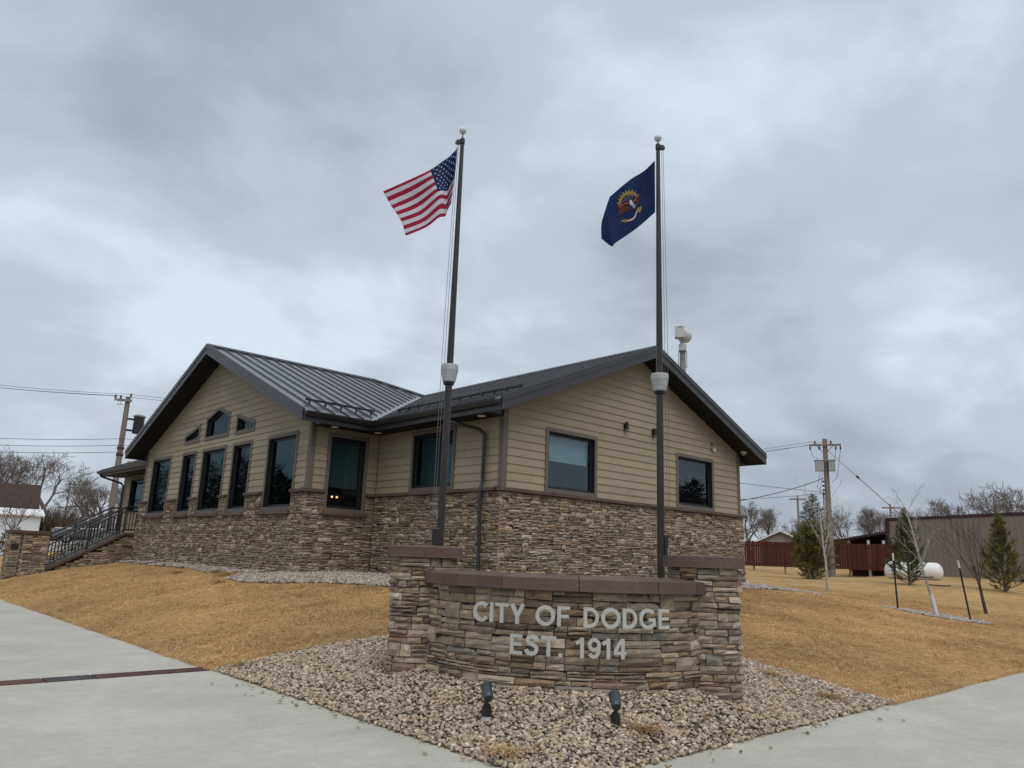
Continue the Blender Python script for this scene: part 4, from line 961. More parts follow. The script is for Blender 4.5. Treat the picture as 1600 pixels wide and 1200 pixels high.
def glyph(ch):                                  # unit cap height, returns (quads, advance)
    h = T / 2
    if ch == 'I': return bar(0.06, 0.06 + T, 0, 1), 0.06 + T + 0.06
    if ch == 'T': return bar(0.0, 0.76, 1 - T * .9, 1) + bar(0.38 - h, 0.38 + h, 0, 1 - T * .9), 0.79
    if ch == 'E': return bar(0.05, 0.05 + T, 0, 1) + bar(0.05 + T, 0.70, 0, T * .88) + bar(0.05 + T, 0.66, 0.43, 0.43 + T * .85) + bar(0.05 + T, 0.69, 1 - T * .88, 1), 0.77
    if ch == 'F': return bar(0.05, 0.05 + T, 0, 1) + bar(0.05 + T, 0.63, 0.42, 0.42 + T * .88) + bar(0.05 + T, 0.69, 1 - T * .88, 1), 0.74
    if ch == 'C': return stroke(ell(0.47, 0.5, 0.40, 0.425, 42, 318, 26), T), 0.88
    if ch == 'O': return stroke(ell(0.49, 0.5, 0.405, 0.425, 0, 360, 34)[:-1], T, True), 1.00
    if ch == 'D': return bar(0.05, 0.05 + T, 0, 1) + stroke([(0.05 + T, 1 - h * .9), (0.36, 1 - h * .9)] + ell(0.38, 0.5, 0.36, 0.5 - h * .9, 84, -84, 18) + [(0.36, h * .9), (0.05 + T, h * .9)], T * .92), 0.90
    if ch == 'G': return stroke(ell(0.48, 0.5, 0.405, 0.425, 44, 325, 26), T) + bar(0.50, 0.905, 0.37, 0.53) + bar(0.75, 0.905, 0.13, 0.37), 0.98
    if ch == 'S': return stroke([(0.655, 0.735), (0.62, 0.835), (0.53, 0.905), (0.385, 0.922), (0.24, 0.895), (0.165, 0.815), (0.165, 0.715), (0.23, 0.625), (0.39, 0.545), (0.55, 0.475), (0.625, 0.385), (0.625, 0.265), (0.55, 0.145), (0.39, 0.085), (0.22, 0.105), (0.115, 0.195), (0.085, 0.30)], T), 0.80
    if ch == 'Y': return stroke([(0.40, 0.0), (0.40, 0.43)], T) + stroke([(0.385, 0.40), (0.10, 1.0)], T * 1.02) + stroke([(0.415, 0.40), (0.70, 1.0)], T * 1.02), 0.80
    if ch == '1': return bar(0.26, 0.26 + T, 0, 1.0) + stroke([(0.26, 0.86), (0.06, 0.71)], T * .9), 0.56
    if ch == '9': return stroke(ell(0.35, 0.67, 0.235, 0.245, 0, 360, 26)[:-1], T * .95, True) + stroke([(0.585, 0.66), (0.575, 0.42), (0.53, 0.23), (0.44, 0.11), (0.31, 0.085), (0.19, 0.13), (0.135, 0.23)], T * .95), 0.66
    if ch == '4': return bar(0.40, 0.40 + T * .95, 0, 1.0) + bar(0.02, 0.40, 0.21, 0.21 + T * .85) + bar(0.40 + T * .95, 0.68, 0.21, 0.21 + T * .85) + stroke([(0.07, 0.34), (0.42, 0.93)], T * .85), 0.70
    if ch == '.': return bar(0.05, 0.05 + T, 0, T), 0.29
    return [], 0.47
def text_line(txt, zb, hgt, th_c, fit):
    adv = [glyph(c)[1] + 0.055 for c in txt]; tot = sum(adv); k = fit / tot; s = -fit / 2
    RL = SR + 0.085
    for c, a in zip(txt, adv):
        w = a * k
        if c != ' ':
            th = th_c + math.degrees((s + w / 2) / RL); p = arc(th, RL); ra = math.radians(th)
            nn = sign_t * math.sin(ra) + sign_n * math.cos(ra); tt = sign_t * math.cos(ra) - sign_n * math.sin(ra)
            q, _ = glyph(c); m = MB(); rot = 0.12 if c == '.' else 0.0
            for i, quad in enumerate(q):
                d = 0.0003 * (i % 7); face = []
                for v in quad:
                    gx_, gy_ = v.x * k - (a - 0.055) * k / 2, v.y * hgt
                    face.append((gx_, gy_))
                P3 = lambda dd: [(p.x + tt.x * u + nn.x * dd, p.y + tt.y * u + nn.y * dd, zb + v) for u, v in face]
                m.hexa(P3(-0.024), P3(d))
            if c not in '.': 
                for (u, v) in ((-0.03, hgt * .8), (-0.03, hgt * .2)): m.tube([(p.x + tt.x * u - nn.x * .1, p.y + tt.y * u - nn.y * .1, zb + v), (p.x + tt.x * u - nn.x * .025, p.y + tt.y * u - nn.y * .025, zb + v)], 0.004, 5)
            m.build('letter' if c.isalpha() else ('period' if c == '.' else 'digit'), 'letter_metal', sign)
        s += w
text_line('CITY OF DODGE', 0.948, 0.190, 0.4, 2.10); text_line('EST. 1914', 0.660, 0.190, -0.5, 1.19)
# two landscape uplights in front of the sign
for (x, y, tx, ty, lb, pale) in ((4.86, 5.50, 0.30, 0.55, 'blue grey bullet uplight on a pale conduit stub, left one before the sign', True), (5.58, 4.60, 0.42, 0.48, 'blue grey bullet uplight on a black base, right one before the sign', False)):
    z = gz(x, y); t = thing('uplight', (x, y, z), lb, 'uplight', 'uplights before the stone sign')
    if pale: m = MB(); m.lathe((x, y, z), [(0.043, -0.03), (0.041, 0.072)], 14); m.build('conduit', 'pale_plastic', t)
    zb = 0.070 if pale else 0.040
    m = MB(); m.lathe((x, y, z), [(0.045, zb - .02), (0.045, zb + 0.062), (0.034, zb + 0.066), (0.034, zb + 0.082), (0.018, zb + 0.085)], 14); m.build('base', 'black_metal', t)
    m = MB(); m.tube([(x, y, z + zb + .075), (x, y, z + zb + .145)], 0.017, 8); m.build('stem', 'black_metal', t)
    ax = Vector((tx, ty, 0.46)).normalized(); c = Vector((x, y, z + zb + 0.178)) - ax * 0.015
    m = MB(); m.lathe(c, [(0.012, -0.06), (0.040, -0.055), (0.048, -0.025), (0.049, 0.075), (0.053, 0.078), (0.053, 0.095), (0.043, 0.095), (0.041, 0.075)], 18, axis=ax); m.build('lamp_head', 'fixture_blue', t)
    m = MB(); m.lathe(c, [(0.041, 0.068), (0.041, 0.073)], 16, axis=ax); m.build('lens', 'car_glass', t)
for (x, y, r, n, h, c) in ((5.72, 4.42, 0.15, 420, 0.10, (0.75, 0.68, 0.6)), (4.50, 4.80, 0.16, 170, 0.20, (1.15, 1.1, 1.0)), (9.5, 4.55, 0.22, 320, 0.14, (0.8, 0.75, 0.7)), (9.55, 5.3, 0.20, 180, 0.20, (1.05, 1.0, 0.95)), (9.9, 6.6, 0.15, 90, 0.2, (1.05, 1.0, 0.95)), (4.6, 10.15, 0.16, 90, 0.2, (1, 1, 1))):
    clump(x, y, r, n, 'clump of dry straw lying on the river rock', h, c)
for (x, y, r, n, h, c) in ((7.95, 18.9, 0.45, 420, 0.16, (0.8, 0.7, 0.6)), (7.75, 21.6, 0.35, 260, 0.16, (0.8, 0.7, 0.6)), (8.2, 20.0, 0.5, 420, 0.14, (0.85, 0.72, 0.6)), (7.3, 17.7, 0.35, 240, 0.14, (0.75, 0.68, 0.6))):
    clump(x, y, r, n, 'tan grass tufts grown through the grey rock strip', h, c)

m = MB(); rr = random.Random(64)
for i in range(150):
    if i < 60: x, y = rr.uniform(4.4, 10), rr.uniform(4.2, 9.0)
    else: x, y = rr.choice([(rr.uniform(4.5, 9), rr.uniform(10, 22)), (rr.uniform(10.5, 22), rr.uniform(4.3, 11))])
    if abs((x - 6.3) + (y - 5.9)) < 1.2 and abs(x - y) < 3.2: continue
    z = gz(x, y) + rr.uniform(0.03, 0.05); a = rr.uniform(0, 6.28); l, w = rr.uniform(0.02, 0.038), rr.uniform(0.012, 0.022); c = rr.uniform(0.6, 1.5); m.cur = (c, c * rr.uniform(0.8, 1.15), c * rr.uniform(0.7, 1.2))
    u, v = Vector((math.cos(a), math.sin(a), rr.uniform(-.4, .4))) * l, Vector((-math.sin(a), math.cos(a), rr.uniform(-.3, .3))) * w; c0 = Vector((x, y, z)); k = Vector((0, 0, rr.uniform(0.004, 0.012)))
    m.add([c0 - u, c0 - u * .2 - v + k, c0 + u * .5 - v * .8 + k, c0 + u, c0 + u * .5 + v * .8 + k, c0 - u * .2 + v + k, c0], [(0, 1, 6), (1, 2, 6), (2, 3, 6), (3, 4, 6), (4, 5, 6), (5, 0, 6)])
m.build('fallen_leaves', 'dead_leaf', label='scattered dry brown leaves on the lawn and river rock', cat='leaves', kind='stuff')
# ------------------------------------------------------------------ flagpoles and flags
def flagpole(x, y, ztop, zball, label, side, cleat, shoe):
    z = gz(x, y); t = thing('flagpole', (x, y, z), label, 'flagpole', 'bronze flagpoles behind the sign')
    m = MB(); m.tube([(x, y, z - .05), (x, y, 3.9), (x, y, ztop)], [0.048, 0.046, 0.027], 20); m.build('pole', 'bronze_pole', t, smooth=False)
    m = MB(); m.lathe((x, y, z), [(0.13, 0), (0.13, 0.03), (0.07, 0.06), (0.055, 0.09)], 18); m.build('base_collar', 'bronze_pole', t)
    if shoe: m = MB(); d = Vector((-0.6, 0.55, 0)).normalized(); c = Vector((x, y, 1.75)) + d * 0.05; m.obox(c, d * 0.05, Vector((-d.y, d.x, 0)) * 0.055, (0, 0, 0.165)); m.build('cleat_box', 'bronze_pole', t, bevel=0.008)
    m = MB(); m.lathe((x, y, 3.80), [(0.075, 0.0), (0.085, 0.01), (0.112, 0.15), (0.116, 0.16), (0.116, 0.215), (0.112, 0.235), (0.045, 0.245)], 28); m.build('light_collar', 'lamp_grey', t, smooth=False)
    m = MB(); m.lathe((x, y, 3.765), [(0.066, 0.0), (0.072, 0.035)], 24); m.build('collar_gasket', 'black_metal', t)
    m = MB(); m.lathe((x, y, ztop), [(0.033, -0.05), (0.036, -0.045), (0.036, 0.03), (0.02, 0.045), (0.008, 0.05), (0.008, zball - ztop - 0.04)], 16); m.build('truck', 'bronze_pole', t)
    sv = Vector(side); c = Vector((x, y, ztop)) + sv * 0.05; m = MB(); m.obox(c + Vector((0, 0, -0.02)), sv * 0.03, Vector((-sv.y, sv.x, 0)) * 0.012, (0, 0, 0.035)); m.lathe(c + sv * 0.02 + Vector((0, 0, -0.03)), [(0.03, -0.01), (0.03, 0.01)], 12, axis=Vector((-sv.y, sv.x, 0))); m.build('pulley', 'black_metal', t)
    m = MB(); m.lathe((x, y, zball), [(0.006, -0.055), (0.030, -0.046), (0.050, -0.022), (0.055, 0.0), (0.050, 0.022), (0.030, 0.046), (0.006, 0.055)], 20); m.build('ball', 'white_paint', t, smooth=True)
    for k, off in enumerate((0.068, 0.096)):
        m = MB(); p0 = Vector((x, y, ztop - 0.05)) + sv * (off * 0.75); p1 = Vector((x, y, 1.85)) + sv * (off + 0.02); md = (p0 + p1) / 2 + sv * (0.012 * k)
        m.tube([p0, md, p1], 0.0032, 5); m.build('halyard', 'rope', t)
    return t
Rv = lambda x, y: Vector((y, -x, 0)).normalized(); Fv = lambda x, y: Vector((x, y, 0)).normalized()
lx, ly, rx_, ry_ = 5.94, 7.735, 8.047, 5.91
flagpole(lx, ly, 7.31, 7.475, 'dark bronze flagpole flying the striped flag, left one behind the sign', -Rv(lx, ly), True, True)
fp2 = flagpole(rx_, ry_, 7.38, 7.515, 'dark bronze flagpole flying the dark blue flag, right one behind the sign', Rv(rx_, ry_), True, False)
m = MB(); sv = Rv(rx_, ry_); c = Vector((rx_, ry_, 1.80)) + sv * 0.07; m.obox(c, sv * 0.025, Fv(rx_, ry_) * 0.025, (0, 0, 0.14)); m.build('cleat_box', 'bronze_pole', fp2, bevel=0.006)
m = MB(); m.tube([c + sv * .02 - Fv(rx_, ry_) * .04 + Vector((0, 0, d)) for d in (-.02, -.06, -.10, -.12)], 0.006, 6); m.build('snap_hook', 'chrome', fp2)
class Cloth:
    """cloth surface through a grid of control points (horizontal reach, drop, sway), smooth along u"""
    def __init__(s, org, right, fwd, us, cols): s.o, s.r, s.f, s.us, s.c = Vector(org), right, fwd, us, cols
    def at(s, u, v, lift=0.0):
        def col(i, v):
            C = s.c[min(max(i, 0), len(s.c) - 1)]; n = len(C) - 1; t = min(max(v, 0), 1) * n; k = min(int(t), n - 1); f = t - k
            a, b = Vector(C[k]), Vector(C[k + 1])
            pa = Vector(C[max(k - 1, 0)]); pb = Vector(C[min(k + 2, n)])
            return 0.5 * ((2 * a) + (b - pa) * f + (2 * pa - 5 * a + 4 * b - pb) * f * f + (3 * a - pa - 3 * b + pb) * f ** 3) if n > 1 else a.lerp(b, f)
        u = min(max(u, 0), 1); k = max(j for j in range(len(s.us)) if s.us[j] <= u + 1e-9); k = min(k, len(s.us) - 2)
        f = (u - s.us[k]) / (s.us[k + 1] - s.us[k]); a, b, pa, pb = col(k, v), col(k + 1, v), col(k - 1, v), col(k + 2, v)
        p = 0.5 * ((2 * a) + (b - pa) * f + (2 * pa - 5 * a + 4 * b - pb) * f * f + (3 * a - pa - 3 * b + pb) * f ** 3)
        d = p.z + lift
        return s.o + s.r * p.x * 0.0091 + Vector((0, 0, -p.y * 0.0099)) + s.f * d
def offs(px, base): return [(x - base[0], y - base[1], d) for x, y, d in px]
# striped flag: control points as horizontal/vertical offsets from the upper hoist corner
base = (717, 232)
colsA = [offs([(717, 232, 0), (716, 262, 0), (714, 290, 0), (712, 318, 0)], base),
         offs([(706, 243, .05), (708, 270, .09), (708, 298, .12), (706, 324, .14)], base),
         offs([(696, 253, .02), (702, 282, .03), (704, 311, .0), (704, 340, -.03)], base),
         offs([(677, 272, -.04), (686, 293, -.07), (694, 316, -.09), (695, 345, -.08)], base),
         offs([(643, 287, .04), (655, 310, .05), (668, 335, .02), (677, 357, -.01)], base),
         offs([(607, 302, .12), (622, 325, .10), (638, 347, .06), (647, 370, .04)], base)]
fl = Cloth(Vector((lx, ly, 7.20)) - Rv(lx, ly) * 0.062, Rv(lx, ly), Fv(lx, ly), [0, .12, .22, .40, .70, 1.0], colsA)
m = MB(); NU, NV = 50, 26
for j in range(NV + 1):
    for i in range(NU + 1): m.v.append(tuple(fl.at(i / NU, j / NV))); m.t.append((1, 1, 1))
for j in range(NV):
    for i in range(NU):
        st = j // 2; mi = 2 if (i < 20 and st < 7) else (0 if st % 2 == 0 else 1)
        m.f.append((j * (NU + 1) + i, j * (NU + 1) + i + 1, (j + 1) * (NU + 1) + i + 1, (j + 1) * (NU + 1) + i)); m.mi.append(mi)
us = m.build('flag', ['flag_red', 'flag_white', 'flag_blue'], label='red and white striped flag with white stars on a blue canton, on the left pole', cat='flag', smooth=True, org=(lx, ly, 7.2))
so = us.modifiers.new('thick', 'SOLIDIFY'); so.thickness = 0.004; so.offset = 0
m = MB()
for rr in range(9):
    for cc in range(6 if rr % 2 == 0 else 5):
        u = (0.4 / 12) * (1 + 2 * cc + (rr % 2)); v = (7 / 13 / 10) * (1 + rr)
        for sg in (-0.006, 0.006):
            pts = [fl.at(u + 0.0118 * (1 if k % 2 == 0 else .42) * math.sin(math.pi * k / 5), v - 0.0200 * (1 if k % 2 == 0 else .42) * math.cos(math.pi * k / 5), sg) for k in range(10)]
            cpt = fl.at(u, v, sg); m.add([cpt] + pts, [(0, 1 + k, 1 + (k + 1) % 10) for k in range(10)])
m.build('stars', 'flag_white', us, kind='stuff')
base = (1023, 250)
colsB = [offs([(1023, 250, 0), (1023, 276, 0), (1023, 303, 0), (1023, 330, 0)], base),
         offs([(1007, 262, .05), (1006, 288, .07), (1006, 315, .05), (1007, 342, .04)], base),
         offs([(985, 279, -.02), (986, 304, -.03), (988, 330, .0), (990, 356, .02)], base),
         offs([(957, 299, .02), (956, 326, .0), (958, 352, -.03), (963, 376, -.04)], base), offs([(952, 305, .03), (950, 330, .0), (952, 356, -.03), (957, 381, -.04)], base),
         offs([(941, 334, .10), (940, 343, .09), (940, 352, .07), (941, 365, .05)], base)]
nf = Cloth(Vector((rx_, ry_, 7.165)) - Rv(rx_, ry_) * 0.045, Rv(rx_, ry_), Fv(rx_, ry_), [0, .20, .45, .79, .85, 1.0], colsB)
m = MB(); NU, NV = 40, 24
for j in range(NV + 1):
    for i in range(NU + 1): m.v.append(tuple(nf.at(i / NU, j / NV))); m.t.append((1, 1, 1))
m.f = [(j * (NU + 1) + i, j * (NU + 1) + i + 1, (j + 1) * (NU + 1) + i + 1, (j + 1) * (NU + 1) + i) for j in range(NV) for i in range(NU)]; m.mi = [0] * len(m.f)
nd = m.build('flag', 'flag_blue', label='dark blue flag with an eagle emblem, sunburst and ribbon, on the right pole', cat='flag', smooth=True, org=(rx_, ry_, 7.165))
so = nd.modifiers.new('thick', 'SOLIDIFY'); so.thickness = 0.004; so.offset = 0
def uvof(x, y):                                   # emblem drawing (units of the cloth pattern) -> cloth u, v
    u = (1023 - x) / 84.0; t = 250 + 63.5 * u; return u, (y - t) / 78.0
def emblem(name, polys, mt, lift):
    m = MB()
    for pl in polys:
        c = (sum(p[0] for p in pl) / len(pl), sum(p[1] for p in pl) / len(pl)); dense = []
        for i, p in enumerate(pl):
            q = pl[(i + 1) % len(pl)]; n = max(1, int(math.hypot(q[0] - p[0], q[1] - p[1]) / 3)); dense += [(p[0] + (q[0] - p[0]) * k / n, p[1] + (q[1] - p[1]) * k / n) for k in range(n)]
        for sg in (-lift, lift): m.add([nf.at(*uvof(*c), sg)] + [nf.at(*uvof(*p), sg) for p in dense], [(0, 1 + i, 1 + (i + 1) % len(dense)) for i in range(len(dense))])
    m.build(name, mt, nd)
e8 = lambda pts: [(930 + (430 + (x - 430) * .88) / 8, 240 + (645 + (y - 645) * .88) / 8) for x, y in pts]
cx_, cy_ = 432, 600
ringp = [(cx_ + 138 * math.cos(math.radians(a)), cy_ - 150 * math.sin(math.radians(a))) for a in range(182, 35, -14)]
rin = [(cx_ + 108 * math.cos(math.radians(a)), cy_ - 112 * math.sin(math.radians(a))) for a in range(182, 35, -14)]
emblem('sunburst', [e8([ringp[i], ringp[i + 1], rin[i + 1], rin[i]]) for i in range(len(ringp) - 1)] + [e8([(cx_ + 136 * math.cos(math.radians(a + 6)), cy_ - 146 * math.sin(math.radians(a + 6))), (cx_ + 168 * math.cos(math.radians(a)), cy_ - 182 * math.sin(math.radians(a))), (cx_ + 136 * math.cos(math.radians(a - 6)), cy_ - 146 * math.sin(math.radians(a - 6)))]) for a in range(174, 38, -16)], 'flag_gold', 0.008)
emblem('cloud_arc', [e8([(cx_ + 106 * math.cos(math.radians(a)), cy_ - 110 * math.sin(math.radians(a))) for a in range(175, 40, -9)] + [(470, 560), (420, 600), (340, 600)])], 'flag_dark', 0.007)
emblem('emblem_stars', [e8([(x - 5, y), (x, y + 6), (x + 5, y), (x, y - 6)]) for x, y in ((350, 575), (372, 535), (405, 508), (440, 495), (362, 560), (395, 530), (425, 515), (455, 508), (385, 565), (410, 545), (440, 530), (465, 520))], 'flag_white', 0.010)
emblem('eagle_wing', [e8([(300, 655), (360, 640), (430, 650), (470, 700), (440, 690), (380, 715), (330, 740), (285, 762)]), e8([(475, 640), (500, 600), (545, 520), (560, 545), (540, 600), (505, 660)])], 'flag_brown', 0.009)
emblem('wing_edge', [e8([(275, 600), (330, 610), (400, 592), (425, 600), (415, 622), (350, 632), (300, 660)]), e8([(452, 585), (490, 560), (500, 510), (530, 488), (555, 492), (515, 545), (500, 580), (460, 600)])], 'flag_orange', 0.011)
emblem('eagle_head', [e8([(420, 575), (438, 562), (452, 580), (470, 622), (450, 640), (425, 638)])], 'flag_white', 0.012)
emblem('eagle_breast', [e8([(440, 630), (485, 615), (495, 650), (470, 682), (448, 655)])], 'flag_sky', 0.013)
emblem('ribbon_end', [e8([(305, 835), (335, 825), (375, 822), (380, 840), (345, 872), (340, 852), (312, 855)]), e8([(505, 690), (525, 655), (575, 640), (582, 625), (592, 640), (578, 690), (545, 722), (520, 712)])], 'flag_gold', 0.009)
rb = [(365, 832), (400, 815), (440, 795), (470, 765), (490, 725), (505, 690)]; rb2 = [(380, 855), (420, 845), (460, 818), (488, 782), (508, 742), (522, 708)]
emblem('ribbon', [e8([rb[i], rb[i + 1], rb2[i + 1], rb2[i]]) for i in range(5)], 'flag_orange', 0.008)
mid = [((a[0] + b[0]) / 2, (a[1] + b[1]) / 2) for a, b in zip(rb, rb2)]
emblem('ribbon_stripe', [e8([(mid[i][0] - 4, mid[i][1] - 5), (mid[i + 1][0] - 4, mid[i + 1][1] - 5), (mid[i + 1][0] + 4, mid[i + 1][1] + 5), (mid[i][0] + 4, mid[i][1] + 5)]) for i in range(5)], 'flag_white', 0.010)
#@@BACK
# ------------------------------------------------------------------ trees
def rot_about(d, ang, az):
    a = d.orthogonal().normalized(); b = d.cross(a); k = a * math.cos(az) + b * math.sin(az)
    return (d * math.cos(ang) + k * math.sin(ang)).normalized()
class Bare:
    def __init__(s, seed, rmin=0.013, up=0.10, wander=0.16, kids=(5, 5, 4, 4, 3), ang=(0.45, 0.95), ratio=(0.55, 0.80), trunk_lev=1, thin=(0.5, 0.72)):
        s.r = random.Random(seed); s.t = MB(); s.w = MB(); s.rmin, s.up, s.wander, s.kids, s.ang, s.ratio, s.tl, s.thin = rmin, up, wander, kids, ang, ratio, trunk_lev, thin
    def limb(s, p, d, L, r, lev, start=0.3):
        R = s.r; n = 5 if lev == 0 else 4 if lev < 3 else 2; pts = [p.copy()]; rad = [r]; dirs = [d.copy()]; d = d.copy()
        r1 = max(r * (0.5 if lev < 2 else 0.35), s.rmin * 0.6)
        for i in range(n):
            d = (d + Vector((R.gauss(0, 1), R.gauss(0, 1), R.gauss(0, 1))) * s.wander + Vector((0, 0, s.up))).normalized()
            pts.append(pts[-1] + d * L / n); rad.append(r + (r1 - r) * (i + 1) / n); dirs.append(d.copy())
        (s.t if lev < s.tl + 1 else s.w).tube(pts, rad, 7 if lev == 0 else 5 if lev == 1 else 3, cap=False)
        if lev >= len(s.kids): return
        k = s.kids[lev]; az = R.uniform(0, 6.28)
        for c in range(k):
            f = start + (1 - start) * (c + R.uniform(0.2, 0.9)) / k; q = min(f, 0.999) * n; i = int(q); pp = pts[i].lerp(pts[i + 1], q - i); az += 2.4 + R.uniform(-0.5, 0.5)
            rr = max((r + (r1 - r) * f) * R.uniform(*s.thin), s.rmin)
            s.limb(pp, rot_about(dirs[i + 1], R.uniform(*s.ang), az), L * R.uniform(*s.ratio) * (1.1 - 0.35 * f), rr, lev + 1, 0.25)
def bare_tree(name, loc, h, seed, label, group=None, mats=('bark_far', 'twig_far'), trunk_h=0.42, r=0.22, lean=(0, 0), **kw):
    t = thing(name, loc, label, 'tree', group); b = Bare(seed, **kw)
    b.limb(Vector(loc) - Vector((0, 0, 0.1)), Vector((lean[0], lean[1], 1)).normalized(), h * trunk_h, r, 0, 0.4)
    b.t.build('trunk', mats[0], t); b.w.build('crown', mats[1], t); return t
protos = []
def place_tree(k, x, y, s, rz, label, group, z=None):
    o = protos[k]
    if not o.get('used'): o['used'] = 1; c = o
    else: c = copy_tree(o); del c['used']
    c.location = (x, y, (gz(x, y) if z is None else z) - 0.05); c.scale = (s, s, s); c.rotation_euler = (0, 0, rz); c['label'] = label; c['group'] = group; return c
for sd, kw in ((3, {}), (8, dict(ang=(0.35, 0.8), up=0.14)), (15, dict(wander=0.22, up=0.06)), (23, dict(kids=(6, 5, 4, 4, 2)))):
    protos.append(bare_tree('bare_tree', (60 + sd, 120, 1.0), 10.0, sd, 'bare tree', **kw))
GB, GL = 'bare trees behind the fence', 'bare trees on the left skyline'
for k, x, y, s, rz, lb in ((0, 88.5, 51.1, 0.98, 0.3, 'bare tree nearest the corner of the town hall, behind the red fence'), (1, 95.5, 51.6, 0.88, 2.0, 'bare tree just left of the far cross-armed pole, behind the grey house'),
        (3, 103, 52.0, 0.85, 1.2, 'bare tree between the far pole and the dark spruce'), (2, 92.2, 40.7, 0.85, 4.0, 'bare tree right of the large utility pole, over the red fence'),
        (1, 98.9, 41.6, 0.95, 5.1, 'wide bare tree over the middle of the right fence section'), (0, 106, 42.2, 0.95, 3.3, 'bare tree over the lean-to roof'), (3, 118, 44.8, 1.12, 0.6, 'bare tree beyond the left end of the metal building'),
        (2, 126, 44.0, 1.05, 2.6, 'bare tree top showing over the metal building behind the staked tree'), (1, 97.5, 29.4, 1.0, 1.0, 'smaller bare tree top over the metal building behind the dark sapling'), (0, 99.6, 26.8, 1.28, 4.4, 'largest bare tree top over the metal building, far right'),
        (3, 96, 23.4, 1.12, 3.0, 'bare tree top at the right edge of the photo over the metal building')):
    place_tree(k, x, y, s * 1.22, rz, lb, GB)
for k, x, y, s, rz, lb in ((3, 18.2, 134, 1.55, 1.1, 'bare tree at the left edge of the photo behind the brown roofed house'), (2, 23.6, 146, 1.6, 0.4, 'bare tree behind the ridge of the brown roofed house'), (0, 27, 128, 1.5, 2.2, 'tall spreading bare tree right of the brown roofed house'),
        (2, 27.6, 113, 1.05, 5.0, 'leaning bare tree right of the far left pole'), (1, 27.8, 106, 0.78, 1.9, 'low bare tree left of the porch roof'), (3, 27.0, 99, 0.82, 3.7, 'bare tree behind the porch downspout'), (1, 31, 110, 0.85, 0.2, 'bare tree low behind the left utility pole')):
    place_tree(k, x, y, s * 1.25, rz, lb, GL)
GS = 'trees across the streets, mirrored in the windows'
for k, x, y, s, rz, lb in ((0, -15, 74, 1.7, 0.5, 'bare tree across the left street mirrored in the tall windows'), (1, -17, 84, 1.7, 1.9, 'bare tree across the left street mirrored in the tall windows'), (2, -14, 95, 1.7, 3.1, 'bare tree across the left street mirrored in the tall windows'),
        (3, 41, -19, 0.95, 2.0, 'bare tree across the right street mirrored in the gable windows'), (0, 57, -16, 1.35, 1.0, 'bare tree across the right street mirrored in the gable windows'), (1, 63, -17, 1.3, 4.0, 'bare tree across the right street mirrored in the gable windows')):
    place_tree(k, x, y, s, rz, lb, GS, z=-0.15)
# conifers
def conifer(name, loc, h, R, seed, label, mt, style='pine', n=70, nl=0.09, dens=1.0, group=None, gap=0.0, nw=0.010):
    r = random.Random(seed); t = thing(name, loc, label, 'tree', group); tr = MB(); nd = MB(); br = MB(); L0 = Vector(loc)
    tr.tube([L0 - Vector((0, 0, .1)), L0 + Vector((0.01, 0, h * .5)), L0 + Vector((0, 0.01, h * .97))], [h * 0.018, h * 0.012, 0.006], 7); tr.build('trunk', 'bark', t)
    def needles(p, q, step, ln):
        d = q - p; l = d.length; d.normalize(); k = max(2, int(l / step * dens)); c = r.uniform(0.65, 1.3); nd.cur = (c * r.uniform(0.9, 1.12), c, c * r.uniform(0.8, 1.05))
        for i in range(k):
            a = p + d * (l * (i + r.random()) / k)
            for _ in range(3):
                e = rot_about(d, r.uniform(0.35, 1.05), r.uniform(0, 6.28)) * ln * r.uniform(0.7, 1.2); w = e.orthogonal().normalized() * nw
                nd.add([a - w, a + w, a + e], [(0, 1, 2)])
    for i in range(n):
        f = (i + r.random()) / n; f = f ** 0.85; z = h * (gap + (0.96 - gap) * f)
        prof = (1 - f) ** 0.62 * (0.72 + 0.28 * min(1, f / 0.18)) if style != 'bush' else math.sin(math.pi * (0.20 + 0.78 * f)) ** 0.7
        L = max(0.12, R * prof * r.uniform(0.62, 1.12)); az = i * 2.39996 + r.uniform(-.4, .4)
        el = {'pine': 0.35 + 0.75 * f, 'spruce': -0.20 + 0.55 * f, 'bush': 0.05 + 0.9 * f}[style] + r.uniform(-.1, .1)
        p = L0 + Vector((0, 0, z)); d = Vector((math.cos(az) * math.cos(el), math.sin(az) * math.cos(el), math.sin(el))); m_ = p + d * L * .55; q = m_ + (d + Vector((0, 0, 0.35 if style != 'spruce' else 0.1))).normalized() * L * .5
        br.tube([p, m_, q], [0.012 + 0.004 * L, 0.008, 0.004], 4, cap=False); needles(p.lerp(m_, 0.25), m_, 0.035, nl); needles(m_, q, 0.03, nl)
        for k in range(int(2 + L * 7)):
            g = r.uniform(0.25, 0.95); a = p.lerp(q, g); e = rot_about((q - p).normalized(), r.uniform(0.5, 0.95), r.uniform(0, 6.28)); e.z += 0.3 if style != 'spruce' else 0.05
            needles(a, a + e.normalized() * L * r.uniform(0.18, 0.36), 0.03, nl)
    needles(L0 + Vector((0, 0, h * .85)), L0 + Vector((0, 0, h)), 0.02, nl); br.build('branches', 'bark', t); nd.build('crown', mt, t); return t
conifer('pine_tree', (34.8, 12.8, gz(34.8, 12.8) - .03), 3.25, 1.12, 3, 'young pine with open lower branches before the white gas tank', 'needles', n=92, dens=1.25, nl=0.115)
conifer('pine_tree', (36.7, 9.8, gz(36.7, 9.8) - .03), 3.2, 1.22, 4, 'young olive-green pine at the right edge before the metal building', 'needles_olive', n=96, dens=1.25, nl=0.115)
conifer('evergreen_shrub', (35.8, 17.5, gz(35.8, 17.5) - .03), 2.75, 1.02, 5, 'dense rounded evergreen before the red fence behind the white barked sapling', 'needles_olive', style='bush', n=190, dens=1.2)
